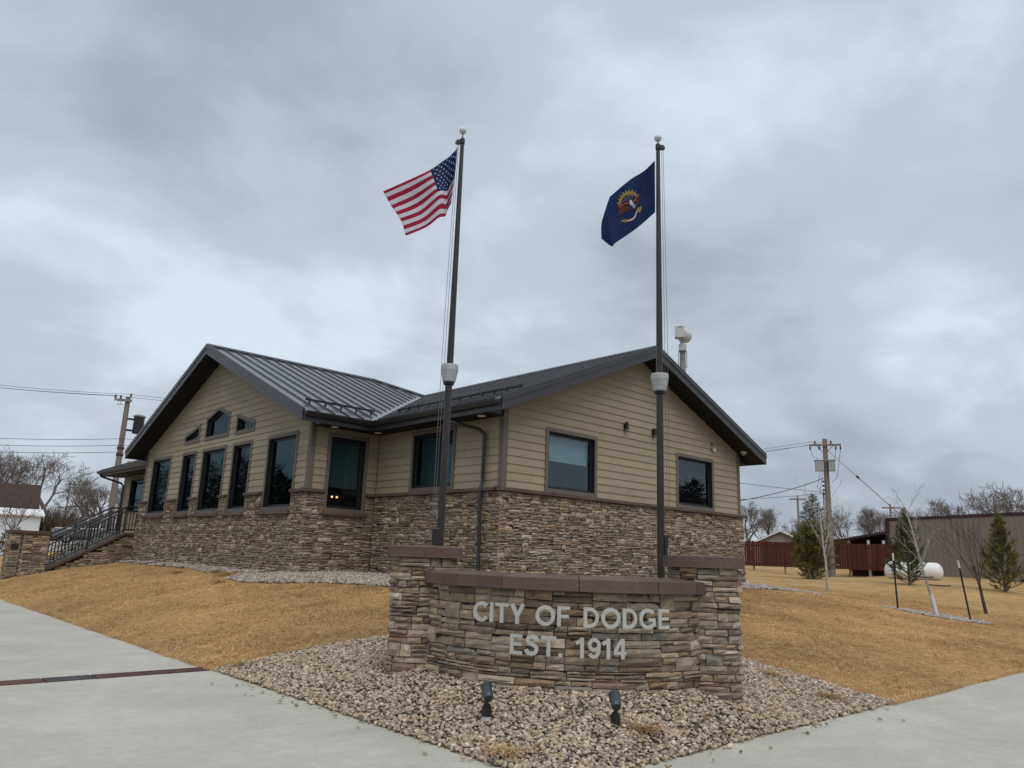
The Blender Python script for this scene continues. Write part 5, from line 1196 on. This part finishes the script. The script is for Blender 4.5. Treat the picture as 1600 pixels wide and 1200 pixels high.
sp = conifer('spruce_tree', (73.7, 35.7, gz(73.7, 35.7)), 7.2, 2.4, 6, 'tall dark spruce behind the fence left of the large utility pole', 'needles_dark', style='spruce', n=120, nl=0.22, dens=0.45, gap=0.08, nw=0.018)
for i, (x, y, s) in enumerate(((-14, 63, 0.80), (-16, 70, 0.85), (-19, 77, 0.95), (-20, 84, 1.0), (-19, 91, 1.05), (-18, 99, 1.0), (-17, 56, 0.9), (66, -20, 1.0))):  # left row: one evergreen is mirrored, the others added as dark mass for reflections
    c = copy_tree(sp); c.location = (x, y, -0.2); c.scale = (s * 1.9, s * 1.9, s * 1.45); c.rotation_euler = (0, 0, i * 1.3); c['group'] = GS
    c['label'] = 'unseen spruce across the left street, in a row added to darken the tall windows' if x < 0 else 'spruce across the right street mirrored in the gable windows'
conifer('small_spruce', (9.1, 54.1, gz(9.1, 54.1)), 1.15, 0.5, 7, 'small dark spruce at the left edge below the white garage', 'needles_dark', style='spruce', n=40, nl=0.09, dens=0.5, nw=0.012)
conifer('small_spruce', (12.9, 71.4, gz(12.9, 71.4)), 1.35, 0.55, 8, 'small dark spruce just over the stair pillar', 'needles_dark', style='spruce', n=40, nl=0.09, dens=0.5, nw=0.012)
# saplings on the right lawn
z = gz(28.3, 13.3)
bare_tree('sapling', (28.3, 13.3, z), 4.5, 31, 'white barked bare sapling before the dense evergreen', mats=('birch', 'birch'), trunk_h=0.66, r=0.05, lean=(-0.005, 0.03), thin=(0.28, 0.44), rmin=0.005, up=0.12, wander=0.08, kids=(10, 4, 3), ang=(0.45, 0.85), ratio=(0.42, 0.66), trunk_lev=0)
z = gz(24.7, 8.4)
t = bare_tree('sapling', (24.7, 8.4, z), 3.75, 37, 'slender white barked sapling between two black stakes with a pale trunk guard', mats=('birch', 'birch'), trunk_h=0.88, r=0.042, lean=(-0.05, 0.165), thin=(0.24, 0.38), rmin=0.0045, up=0.035, wander=0.045, kids=(13, 4, 3), ang=(0.4, 0.8), ratio=(0.24, 0.42), trunk_lev=0)
m = MB(); m.lathe((24.70, 8.4, z), [(0.06, 0.0), (0.058, 0.62)], 12, axis=(-0.05, 0.16, 1)); m.build('trunk_guard', 'tree_guard', t)
z = gz(29.2, 8.4)
bare_tree('sapling', (29.2, 8.4, z), 3.6, 44, 'dark barked bare sapling with upswept limbs, right of the two stakes', mats=('dark_bark', 'dark_bark'), trunk_h=0.46, r=0.06, lean=(-0.03, 0.07), thin=(0.36, 0.52), rmin=0.006, up=0.16, wander=0.09, kids=(6, 4, 3), ang=(0.4, 0.75), ratio=(0.75, 1.05), trunk_lev=0)
bare_tree('sapling', (7.2, 42.1, gz(7.2, 42.1)), 3.4, 51, 'small bare sapling at the left edge before the white garage', mats=('dark_bark', 'dark_bark'), trunk_h=0.45, r=0.05, lean=(0.08, 0.0), rmin=0.011, up=0.12, wander=0.10, kids=(6, 4, 3), ang=(0.4, 0.85), ratio=(0.65, 0.95), trunk_lev=0)
for x, y, h, lb, ln in ((23.83, 9.14, 1.62, 'black tree stake with a white tip, left of the staked sapling', -0.02), (25.44, 7.75, 1.72, 'black tree stake with a white tip, right of the staked sapling', -0.12)):
    z = gz(x, y); t = thing('tree_stake', (x, y, z), lb, 'stake', 'stakes beside the young tree'); d = Vector((ln * 0.67, -ln * 0.74, 1)).normalized()
    a = Vector((x, y, z)); m = MB(); m.tube([a - d * .1, a + d * (h - 0.22)], 0.026, 6); m.obox(a + d * 0.6 + Vector((0.02, 0, 0)), (0.012, 0, 0), (0, 0.005, 0), d * 0.6); m.build('post', 'stake_black', t)
    m = MB(); m.tube([a + d * (h - 0.22), a + d * h], 0.027, 6); m.build('tip', 'tree_guard', t)
m = MB()
for (x, y, zz, h0) in ((24.45, 8.62, 1.45, 0), (24.80, 8.28, 1.22, 0)): m.tube([(x - 0.22, y + 0.22, zz + .02), (x, y, zz), (x + 0.22, y - 0.22, zz + .01)], 0.018, 5)
m.build('tree_tie', 'stake_black', label='black straps tied round the staked sapling', cat='tree tie', org=(24.6, 8.45, 1.3))
# brown thicket behind the stair
m = MB(); rr = random.Random(77)
for i in range(2600):
    f = rr.random(); x, y = 18.0 + f * 9.5 + rr.gauss(0, 1.2), 95 - f * 16 + rr.gauss(0, 2.0); b = Vector((x, y, gz(x, y) - .1)); h = rr.uniform(1.2, 3.6) * (0.8 + 0.35 * math.sin(f * 9)); c = rr.uniform(0.6, 1.25); m.cur = (c, c * rr.uniform(.9, 1.05), c)
    d = Vector((rr.gauss(0, .28), rr.gauss(0, .28), 1)).normalized(); q = b + d * h; m.tube([b, b.lerp(q, .5), q], [0.045, 0.03, 0.012], 3, cap=False)
    for _ in range(3): a = b.lerp(q, rr.uniform(.3, .9)); e = rot_about(d, rr.uniform(.3, .9), rr.uniform(0, 6.28)); m.tube([a, a + e * rr.uniform(.4, 1.0)], [0.022, 0.01], 3, cap=False)
m.build('thicket', 'thicket', label='brown leafless thicket behind the entrance stair', cat='thicket', kind='stuff')

# ------------------------------------------------------------------ poles and wires
def wire(m, a, b, sag, rad=0.012, n=10):
    a, b = Vector(a), Vector(b); m.tube([a.lerp(b, i / n) - Vector((0, 0, sag * 4 * (i / n) * (1 - i / n))) for i in range(n + 1)], rad, 4, cap=False)
def utility_pole(loc, top, r0, r1, label, mt='wood_pole'):
    t = thing('utility_pole', loc, label, 'utility pole'); m = MB(); m.tube([(loc[0], loc[1], loc[2] - .2), (loc[0], loc[1], (loc[2] + top) / 2), (loc[0], loc[1], top)], [r0, (r0 + r1) / 2, r1], 12); m.build('shaft', mt, t); return t
ax_, ay_ = 47.55, 22.0; zb = gz(ax_, ay_); U = utility_pole((ax_, ay_, zb), 9.72, 0.21, 0.14, 'tall wooden utility pole with a crossarm and grey regulator boxes, right of the town hall')
arm = Vector((0.44, -0.9, 0)).normalized(); pc = Vector((ax_, ay_, 9.30))
m = MB(); m.obox(pc - Vector((0.17, 0.08, 0)), arm * 0.95, Vector((arm.y, -arm.x, 0)) * 0.05, (0, 0, 0.06)); m.build('crossarm', 'wood_pole', U)
for s_ in (-0.9, -0.6, -0.35, 0.35, 0.62, 0.9):
    p = pc - Vector((0.17, 0.08, 0)) + arm * s_; up = s_ in (-0.6, 0.35)
    m = MB(); m.lathe(p + Vector((0, 0, 0.06 if up else -0.30)), [(0.03, 0), (0.06, 0.04), (0.045, 0.10), (0.06, 0.14), (0.03, 0.22)], 8); m.build('insulator', 'insulator', U)
for s_ in (-1, 1):
    m = MB(); m.tube([pc - Vector((0.17, 0.08, 0)) + arm * s_ * 0.55, Vector((ax_ - 0.15, ay_, 8.75))], 0.02, 5); m.build('arm_brace', 'wood_pole', U)
for s_, w in ((-0.40, 0.27), (0.34, 0.20)):
    c = Vector((ax_, ay_, 7.95)) + arm * s_ - Vector((0.22, 0.1, 0)); m = MB(); f_ = Vector((arm.y, -arm.x, 0)); m.obox(c, arm * w, f_ * 0.2, (0, 0, 0.33)); m.obox(c + Vector((0, 0, 0.355)), arm * (w + .05), f_ * 0.24, (0, 0, 0.03)); m.build('equipment_box', 'box_grey', U, bevel=0.015)
for i in range(4):
    m = MB(); m.lathe((ax_ - 0.2, ay_ + 0.16, 6.1 + i * 0.27), [(0.03, 0), (0.065, 0.03), (0.065, 0.10), (0.03, 0.13)], 8); m.build('insulator', 'insulator', U)
for dx in (-0.17, -0.23):
    m = MB(); m.tube([(ax_ + dx, ay_ + 0.19, 6.3), (ax_ + dx, ay_ + 0.17, zb)], 0.035, 6); m.build('conduit', 'pole_grey', U)
for i, (p0, p1, p2) in enumerate((((-.9, 9.1), (-.75, 8.6), (-.35, 8.3)), ((.62, 9.0), (.55, 8.5), (.35, 8.3)), ((.9, 9.0), (.6, 7.2), (.3, 6.9)), ((-.35, 7.6), (-.6, 6.6), (-.2, 6.2)), ((-.2, 7.6), (-.45, 6.3), (-.15, 5.9)))):
    m = MB(); m.tube([Vector((ax_ - .18, ay_ - .08, z_)) + arm * a_ for a_, z_ in (p0, p1, p2)], 0.014, 5, cap=False); m.build('jumper_wire', 'wire', U)
m = MB(); a = Vector((ax_ - .1, ay_, 9.15)); b = Vector((49.4, 18.4, 4.95)); k = a.lerp(b, 0.45); m.tube([a, k], 0.014, 4); m.tube([k, b], 0.022, 5)
gw = m.build('guy_wire', 'guy_red', label='red sheathed guy wire slanting from the utility pole to the metal building', cat='guy wire', org=(b.x, b.y, b.z))
m = MB(); m.lathe(k, [(0.03, -.12), (0.075, -.06), (0.075, .06), (0.03, .12)], 8, axis=(b - a)); m.build('strain_insulator', 'insulator', gw)
L0 = pc - Vector((0.17, 0.08, 0))
for s_, z_, e in ((-0.9, 0.0, (53.5, 46.0, 10.4)), (-0.6, 0.25, (53.8, 45.7, 10.25)), (0.35, 0.25, (54.2, 45.2, 9.75))):
    m = MB(); wire(m, L0 + arm * s_ + Vector((0, 0, z_)), e, 0.25, 0.011); m.build('overhead_wire', 'wire', label={-0.9: 'overhead line from the left tip of the large utility pole crossarm', -0.6: 'overhead line from the pin insulator left on the large utility pole crossarm', 0.35: 'overhead line from the pin insulator right of the large utility pole shaft'}[s_], cat='wire', group='lines from the utility pole', org=e)
for z_, e, rd, lb in ((7.2, (20.45, 21.5, 3.7), 0.022, 'thick black service cable dropping from the utility pole to the hall'), (6.3, (22.5, 31.5, 8.0), 0.013, 'thin cable sagging from the utility pole to the rear of the hall'), (6.25, (20.45, 25.0, 4.1), 0.012, 'thin cable below the thick service cable')):
    m = MB(); wire(m, (ax_ - .15, ay_ + .1, z_), e, 0.9 if rd > 0.02 else 0.4, rd, 16); m.build('service_cable', 'wire', label=lb, cat='cable', org=(ax_, ay_, z_))
for (x, y, top, w, lb) in ((86.3, 43.6, 9.9, 0.95, 'far thin pole with a crossarm left of the dark spruce'), (94.6, 36.3, 9.3, 0.95, 'far pole top with a crossarm left of the metal building'), (30.6, 136.5, 10.7, 1.0, 'far leaning pole with a crossarm on the left skyline')):
    zz = gz(x, y); u = utility_pole((x, y, zz), top, 0.17, 0.11, lb, 'pole_grey'); m = MB(); m.obox((x - .15, y - .1, top - .45), arm * w, Vector((arm.y, -arm.x, 0)) * 0.06, (0, 0, 0.08)); m.build('crossarm', 'wood_pole', u)
# left pole with the black transformer
lx_, ly_ = 11.75, 43.2; LP = utility_pole((lx_, ly_, gz(lx_, ly_)), 9.15, 0.18, 0.125, 'wooden utility pole with a black transformer, behind the porch roof on the left')
rt = Vector((0.96, -0.27, 0)); fw = Vector((0.27, 0.96, 0)); c = Vector((lx_, ly_, 7.25)) + rt * 0.68
m = MB(); m.lathe(c, [(0.23, 0.0), (0.265, 0.03), (0.265, 0.86), (0.285, 0.88), (0.285, 0.93), (0.2, 0.99)], 18); m.build('transformer', 'black_metal', LP)
m = MB(); m.lathe(c, [(0.312, 0.90), (0.30, 0.96), (0.18, 1.02)], 18); m.build('transformer_lid', 'pole_grey', LP)
for zz in (7.4, 8.0): m = MB(); m.obox(Vector((lx_, ly_, zz)) + rt * 0.3, rt * 0.18, fw * 0.04, (0, 0, 0.05)); m.build('bracket', 'black_metal', LP)
m = MB(); m.obox(Vector((lx_, ly_, 8.95)) - rt * 0.22 - fw * 0.16, rt * 0.42, fw * 0.05, (0, 0, 0.06)); m.build('crossarm', 'pole_grey', LP)
for s_ in (-0.6, -0.35, 0.12): p = Vector((lx_, ly_, 8.98 if s_ < 0 else 9.12)) + rt * s_ - fw * 0.16; m = MB(); m.lathe(p, [(0.03, 0.03), (0.06, 0.07), (0.04, 0.12), (0.06, 0.16), (0.03, 0.22)], 8); m.build('insulator', 'insulator', LP)
for s_ in (-0.42, -0.3): m = MB(); m.tube([Vector((lx_, ly_, 8.9)) + rt * s_ - fw * .16, Vector((lx_, ly_, 8.65)) + rt * (s_ - .05) - fw * .16, Vector((lx_, ly_, 8.75)) + rt * (s_ + .14) - fw * .16], 0.02, 5); m.build('fuse_holder', 'box_grey', LP)
for zz in (6.0, 6.35): m = MB(); m.lathe((lx_, ly_, zz), [(0.165, 0), (0.18, 0.02), (0.18, 0.12), (0.165, 0.14)], 12); m.build('band', 'rust_steel', LP)
for s_, zz in ((-0.6, 9.15), (-0.35, 9.15), (0.12, 9.3)):
    a = Vector((lx_, ly_, zz)) + rt * s_ - fw * .16
    m = MB()
    for e in (a + Vector((-11.2, 9.2, 0.9)), a + Vector((17, -9.5, 0.1))): wire(m, a, e, 0.25, 0.010)
    m.build('overhead_wire', 'wire', label={-0.6: 'outer upper line at the left utility pole, on the tip of its short arm', -0.35: 'upper line at the left utility pole on the inner insulator of its short arm', 0.12: 'highest line at the left utility pole, on the insulator at its very top'}[s_], cat='wire', group='upper lines at the left pole', org=a)
for zz in (6.9, 6.55, 6.2):
    a = Vector((lx_, ly_, zz)) - fw * .2
    m = MB()
    for e in (a + Vector((-11.4, 8.6, 0.0)), a + Vector((17, -9.0, 1.2))): wire(m, a, e, 0.3, 0.012)
    m.build('overhead_wire', 'wire', label={6.9: 'top one of the three lower lines passing the left utility pole', 6.55: 'middle one of the three lower lines passing the left utility pole', 6.2: 'bottom one of the three lower lines passing the left utility pole'}[zz], cat='wire', group='lower lines at the left pole', org=a)
# siren behind the roof
sx, sy = 21.95, 15.12; zz = gz(sx, sy); S = thing('warning_siren', (sx, sy, zz), 'cream warning siren on a pole rising behind the gable roof', 'siren')
R_, F_ = Rv(sx, sy), Fv(sx, sy)
m = MB(); m.tube([(sx, sy, zz - .1), (sx, sy, 9.0)], [0.12, 0.10], 12); m.build('pole', 'pole_grey', S)
P0 = Vector((sx, sy, 0)); m = MB(); m.obox(P0 + Vector((0, 0, 9.03)) - F_ * .05, R_ * 0.135, F_ * 0.14, (0, 0, 0.115)); m.build('motor_base', 'siren_tan', S, bevel=0.01)
m = MB(); m.lathe(P0 + Vector((0, 0, 9.14)), [(0.12, 0), (0.09, 0.05), (0.09, 0.16)], 12); m.build('neck', 'siren_tan', S)
axh = (R_ * 0.55 + F_ * 0.83).normalized(); m = MB(); m.lathe(P0 + Vector((0, 0, 9.50)) + R_ * 0.05, [(0.12, -0.14), (0.21, -0.10), (0.25, 0.0), (0.25, 0.10), (0.235, 0.16), (0.1, 0.18)], 24, axis=axh); m.build('rotor_horn', 'siren_tan', S)
m = MB(); m.obox(P0 + Vector((0, 0, 9.53)) - R_ * 0.09 - F_ * 0.30, R_ * 0.165, F_ * 0.15, (0, 0, 0.205)); m.build('horn_box', 'siren_tan', S, bevel=0.012)
m = MB(); m.obox(P0 + Vector((0, 0, 9.705)) - R_ * 0.07 - F_ * 0.455, R_ * 0.06, F_ * 0.006, (0, 0, 0.012)); m.build('nameplate', 'black_metal', S)
for s_ in (-0.14, 0.14): m = MB(); m.obox(P0 + Vector((0, 0, 8.62)) + R_ * s_, R_ * 0.012, F_ * 0.02, (0, 0, 0.30)); m.obox(P0 + Vector((0, 0, 8.36)) + R_ * s_ * .6, R_ * 0.07, F_ * 0.02, (0, 0, 0.012)); m.build('strut', 'pole_grey', S)

# ------------------------------------------------------------------ fence, metal building, tank, houses
fa, fb = Vector((44.9, 30.6, 0)), Vector((49.25, 18.75, 0)); fd = (fb - fa).normalized(); fnrm = Vector((fd.y, -fd.x, 0)); fl_ = (fb - fa).length
if fnrm.dot(Vector((1, 0.5, 0))) > 0: fnrm = -fnrm
F = thing('board_fence', (fa.x, fa.y, 1.3), 'tall dark red board fence raised on short posts, right of the hall', 'fence'); m = MB(); rr = random.Random(9); s_ = 0.0
while s_ < fl_:
    c = rr.uniform(0.75, 1.25); m.cur = (c, c, c); p = fa + fd * (s_ + .068); zt = 3.16 + rr.uniform(-.015, .015); d = rr.uniform(0, 0.008)
    m.obox(p + fnrm * d + Vector((0, 0, (1.58 + zt) / 2)), fd * 0.066, fnrm * 0.010, (0, 0, (zt - 1.58) / 2)); s_ += 0.14
m.build('picket', 'fence_red', F, kind='stuff')
for z0 in (1.75, 2.9): m = MB(); m.obox(fa.lerp(fb, .5) - fnrm * 0.04 + Vector((0, 0, z0)), fd * (fl_ / 2), fnrm * 0.02, (0, 0, 0.045)); m.build('rail', 'fence_red', F, tone=(.8, .8, .8))
s_ = 0.3
while s_ < fl_:
    p = fa + fd * s_ - fnrm * 0.11; zz = gz(p.x, p.y); m = MB(); m.obox(p + Vector((0, 0, (zz + 3.1) / 2)), fd * 0.055, fnrm * 0.05, (0, 0, (3.22 - zz + .1) / 2)); m.build('post', 'post_wood', F); s_ += 1.95
B = thing('metal_building', (49.0, 19.2, 1.2), 'long taupe ribbed metal building with dark maroon trim, behind the pines', 'building')
b0, b1 = Vector((49.45, 19.2, 0)), Vector((46.6, 0.0, 0)); bd = (b1 - b0).normalized(); bn = Vector((-bd.y, bd.x, 0))
if bn.x > 0: bn = -bn
bl = (b1 - b0).length; zt0, zt1 = 4.72, 5.16
m = MB(); n = int(bl / 0.30); q = []
for i in range(n + 1):
    s_ = i * bl / n
    for ds, dd in ((0.0, 0.0), (0.20, 0.0), (0.225, 0.03), (0.275, 0.03)): q.append((min(s_ + ds, bl), dd))
vs = []
for s_, dd in q: p = b0 + bd * s_ + bn * dd; vs += [(p.x, p.y, 0.9), (p.x, p.y, zt0 + (zt1 - zt0) * s_ / bl)]
m.add(vs, [(2 * i, 2 * i + 2, 2 * i + 3, 2 * i + 1) for i in range(len(q) - 1)]); m.build('wall', 'metal_taupe', B)
m = MB(); p, r2 = b0 - bn * 12, b1 - bn * 12; m.add([(b0.x, b0.y, .9), (p.x, p.y, .9), (p.x, p.y, zt0), (b0.x, b0.y, zt0)], [(0, 1, 2, 3)]); m.add([(b0.x, b0.y, zt0 - .02), (b1.x, b1.y, zt1 - .02), (r2.x, r2.y, zt1 - .02), (p.x, p.y, zt0 - .02)], [(0, 1, 2, 3)]); m.build('side_wall', 'metal_taupe', B)
m = MB(); up = Vector((0, 0, 1)); e = [b0 + bn * .04 + up * (zt0 - .13), b1 + bn * .04 + up * (zt1 - .13), b1 + bn * .04 + up * (zt1 + .05), b0 + bn * .04 + up * (zt0 + .05)]; m.prism(e, -bn * 0.3); m.build('eave_trim', 'trim_maroon', B)
m = MB(); m.obox(b0 + up * 2.8 + bn * .03 - bd * .03, bd * 0.10, bn * 0.04, (0, 0, 1.95)); m.build('corner_trim', 'trim_maroon', B)
LT = thing('lean_to', (48.9, 22.4, 1.2), 'dark open lean-to with a sloping maroon roof against the metal building', 'shed')
a, b = Vector((49.35, 19.32, 0)), Vector((48.6, 22.6, 0)); m = MB(); m.prism([a + up * 3.98, b + up * 3.32, b + up * 3.20, a + up * 3.82], -bn * 7); m.build('roof', 'trim_maroon', LT)
m = MB(); m.prism([a - bn * 2.4 + up * 1.0, b - bn * 2.4 + up * 1.0, b - bn * 2.4 + up * 3.2, a - bn * 2.4 + up * 3.8], -bn * 0.1); m.build('back_wall', 'shed_dark', LT)
for k in (0.06, 0.32, 0.66, 0.97): p = a.lerp(b, k); m = MB(); m.obox(p + up * 2.2 - bn * .1, bd * 0.06, bn * 0.06, up * 1.2); m.build('post', 'white_paint' if k < .4 else 'post_wood', LT)
tA, tB = Vector((43.25, 16.75, 1.62)), Vector((43.87, 14.80, 1.62)); td = (tB - tA).normalized(); tz = gz(43.5, 15.8)
TK = thing('gas_tank', (43.5, 15.8, tz), 'white horizontal gas tank behind the young pine', 'tank'); L = (tB - tA).length; R0 = 0.47
prof = [(R0 * math.sin(k / 7 * math.pi / 2), -0.36 * math.cos(k / 7 * math.pi / 2)) for k in range(8)]; prof[0] = (0.02, -0.36); prof += [(r_, L + (-h_)) for r_, h_ in reversed(prof[:-1])] if False else [(R0, L)] + [(R0 * math.cos(k / 7 * math.pi / 2), L + 0.36 * math.sin(k / 7 * math.pi / 2)) for k in range(1, 7)] + [(0.02, L + 0.36)]
m = MB(); m.lathe(tA, prof, 28, axis=td); m.build('shell', 'white_paint', TK, smooth=True)
m = MB(); mid_ = tA.lerp(tB, .5); m.lathe(mid_ + up * (R0 - .03), [(0.16, 0), (0.16, 0.10), (0.12, 0.16), (0.02, 0.18)], 16); m.build('valve_dome', 'white_paint', TK)
for k in (0.12, 0.88): p = tA.lerp(tB, k); m = MB(); m.obox(Vector((p.x, p.y, (tz + 1.3) / 2)), td * 0.06, Vector((td.y, -td.x, 0)) * 0.22, up * ((1.3 - tz) / 2 + .05)); m.build('leg', 'pole_grey', TK)
def gable_house(name, label, c, ang, w, d, z0, ze, zr, wall, roof, over=0.35):
    """ridge runs along the depth axis; the gable faces direction ang"""
    t = thing(name, (c[0], c[1], z0), label, 'house'); f = Vector((math.cos(ang), math.sin(ang), 0)); s_ = Vector((-f.y, f.x, 0)); C = Vector((c[0], c[1], 0))
    m = MB(); m.prism([C + s_ * w + up * z0, C + s_ * w + up * ze, C + up * zr, C - s_ * w + up * ze, C - s_ * w + up * z0], -f * d); m.build('wall', wall, t)
    sl = (zr - ze) / w
    for k in (1, -1):
        m = MB(); e0 = C + s_ * k * (w + over) + up * (ze - sl * over + .02) + f * over; r0 = C + up * (zr + .02) + f * over; m.prism([e0, r0, r0 + up * .14, e0 + up * .14], -f * (d + 2 * over)); m.build('roof', roof, t)
        m = MB(); m.prism([e0 + f * .02 + up * (-.06), r0 + f * .02 + up * (-.06), r0 + f * .02 + up * .10, e0 + f * .02 + up * .10], f * 0.05); m.build('rake_board', 'white_paint', t)
    return t
gh = gable_house('small_house', 'pale grey gabled house top showing over the red fence', (76.2, 40.6), to_cam((76.2, 40.6)), 2.1, 8, 1.2, 4.25, 5.25, 'house_grey', 'shingle_grey')
gable_house('shed', 'low teal roofed shed top behind the fence beside the utility pole', (78.5, 34.0), to_cam((78.5, 34.0)), 2.6, 5, 1.2, 4.1, 4.75, 'house_grey', 'teal_roof')
def eave_house(name, label, c, ang, hw, d, z0, ze, zr, wall, roof, cat='house'):
    """eave side faces direction ang: long roof slope turned to the viewer"""
    t = thing(name, (c[0], c[1], z0), label, cat); f = Vector((math.cos(ang), math.sin(ang), 0)); s_ = Vector((-f.y, f.x, 0)); C = Vector((c[0], c[1], 0))
    m = MB(); m.prism([C + f * d + up * z0, C + f * d + up * ze, C + up * zr, C - f * d + up * ze, C - f * d + up * z0], s_ * hw); m.prism([C + f * d + up * z0, C + f * d + up * ze, C + up * zr, C - f * d + up * ze, C - f * d + up * z0], -s_ * hw); m.build('wall', wall, t)
    for k in (1, -1):
        sl = (zr - ze) / d; e0 = C + f * k * (d + .3) + up * (ze - sl * .3 + .03); r0 = C + up * (zr + .03); m = MB(); m.prism([e0 + s_ * (hw + .3), r0 + s_ * (hw + .3), r0 - s_ * (hw + .3), e0 - s_ * (hw + .3)], up * .12); m.build('roof', roof, t)
    return t
H1 = eave_house('house', 'house with a steep brown roof at the left edge, partly behind the white garage', (16.8, 103.5), to_cam((16.8, 101)), 3.1, 4.2, 1.4, 4.9, 7.6, 'cream_wall', 'shingle_brown')
m = MB(); f = Vector((-0.16, -0.987, 0)); s_ = Vector((0.987, -0.16, 0)); c = Vector((13.5, 99.6, 0)); m.prism([c - s_ * 1.2 + up * 1.4, c + s_ * 1.2 + up * 1.4, c + s_ * 1.2 + up * 6.4, c + up * 8.2, c - s_ * 1.2 + up * 6.4], f * 3); m.build('gable_wing', 'garage_white', H1)
G = eave_house('garage', 'long pale blue-white garage with a low white roof at the left edge', (12.2, 89.5), to_cam((12.2, 87)), 5.4, 3.9, 1.3, 3.74, 4.35, 'garage_white', 'white_paint', 'garage')
# parked car behind the stair
cc = Vector((14.3, 56.2, gz(14.3, 56.2))); ca = Vector((0.97, -0.25, 0)).normalized(); cb = Vector((0.25, 0.97, 0)).normalized()
CR = thing('parked_car', cc, 'grey sport utility vehicle parked behind the stair railing', 'car')
def cpt(l, w, h): return cc + ca * l + cb * w + up * h
prof = [(-2.2, .42), (-2.25, .75), (-2.1, 1.0), (2.15, 1.08), (2.25, .8), (2.2, .42)]
m = MB(); m.prism([cpt(l, -.88, h) for l, h in prof], cb * 1.76); m.build('body', 'car_paint', CR, bevel=0.07)
m = MB(); m.hexa([cpt(-1.3, -.82, 1.03), cpt(2.1, -.82, 1.06), cpt(2.1, .82, 1.06), cpt(-1.3, .82, 1.03)], [cpt(-.55, -.64, 1.66), cpt(1.75, -.64, 1.68), cpt(1.75, .64, 1.68), cpt(-.55, .64, 1.66)]); m.build('cabin', 'car_glass', CR, bevel=0.05)
m = MB(); m.hexa([cpt(-.6, -.66, 1.655), cpt(1.8, -.66, 1.675), cpt(1.8, .66, 1.675), cpt(-.6, .66, 1.655)], [cpt(-.45, -.58, 1.73), cpt(1.65, -.58, 1.75), cpt(1.65, .58, 1.75), cpt(-.45, .58, 1.73)]); m.build('roof', 'car_paint', CR, bevel=0.03)
for l in (-1.35, 1.4):
    for w in (-.80, .62):
        m = MB(); m.lathe(cpt(l, w, .36), [(0.2, 0), (.35, .01), (.36, .04), (.36, .16), (.35, .19), (.2, .2)], 20, axis=cb); wh = m.build('wheel', 'tyre', CR); m = MB(); m.lathe(cpt(l, w + (-.01 if w < 0 else .21), .36), [(.05, -.01), (.22, -.01), (.23, .0)], 14, axis=cb); m.build('rim', 'chrome', wh)
for l0 in (-.42, .38, 1.18): m = MB(); m.hexa([cpt(l0, -.835, 1.05), cpt(l0 + .09, -.835, 1.05), cpt(l0 + .09, -.80, 1.05), cpt(l0, -.80, 1.05)], [cpt(l0 + .1, -.655, 1.66), cpt(l0 + .18, -.655, 1.66), cpt(l0 + .18, -.62, 1.66), cpt(l0 + .1, -.62, 1.66)]); m.build('pillar', 'car_paint', CR)
for w in (-.78, .62): m = MB(); m.obox(cpt(-2.2, w + .08, .82), ca * .05, cb * .12, up * .08); m.build('headlight', 'chrome', CR); m = MB(); m.obox(cpt(2.22, w + .08, .92), ca * .04, cb * .09, up * .13); m.build('tail_light', 'tail_red', CR)

# gravel lot behind the stair
bed([(8.5, 41), (30, 36), (34, 75), (10, 78), (6.0, 60), (5.5, 44)], 0.9, 0.03, 'parking_lot', 'pale gravel lot behind the entrance stair')
_pl = [o for o in COL.objects if o.name.startswith('parking_lot')][0]; _pl.data.materials[0] = M['lot_gravel'].m; _pl['category'] = 'parking lot'
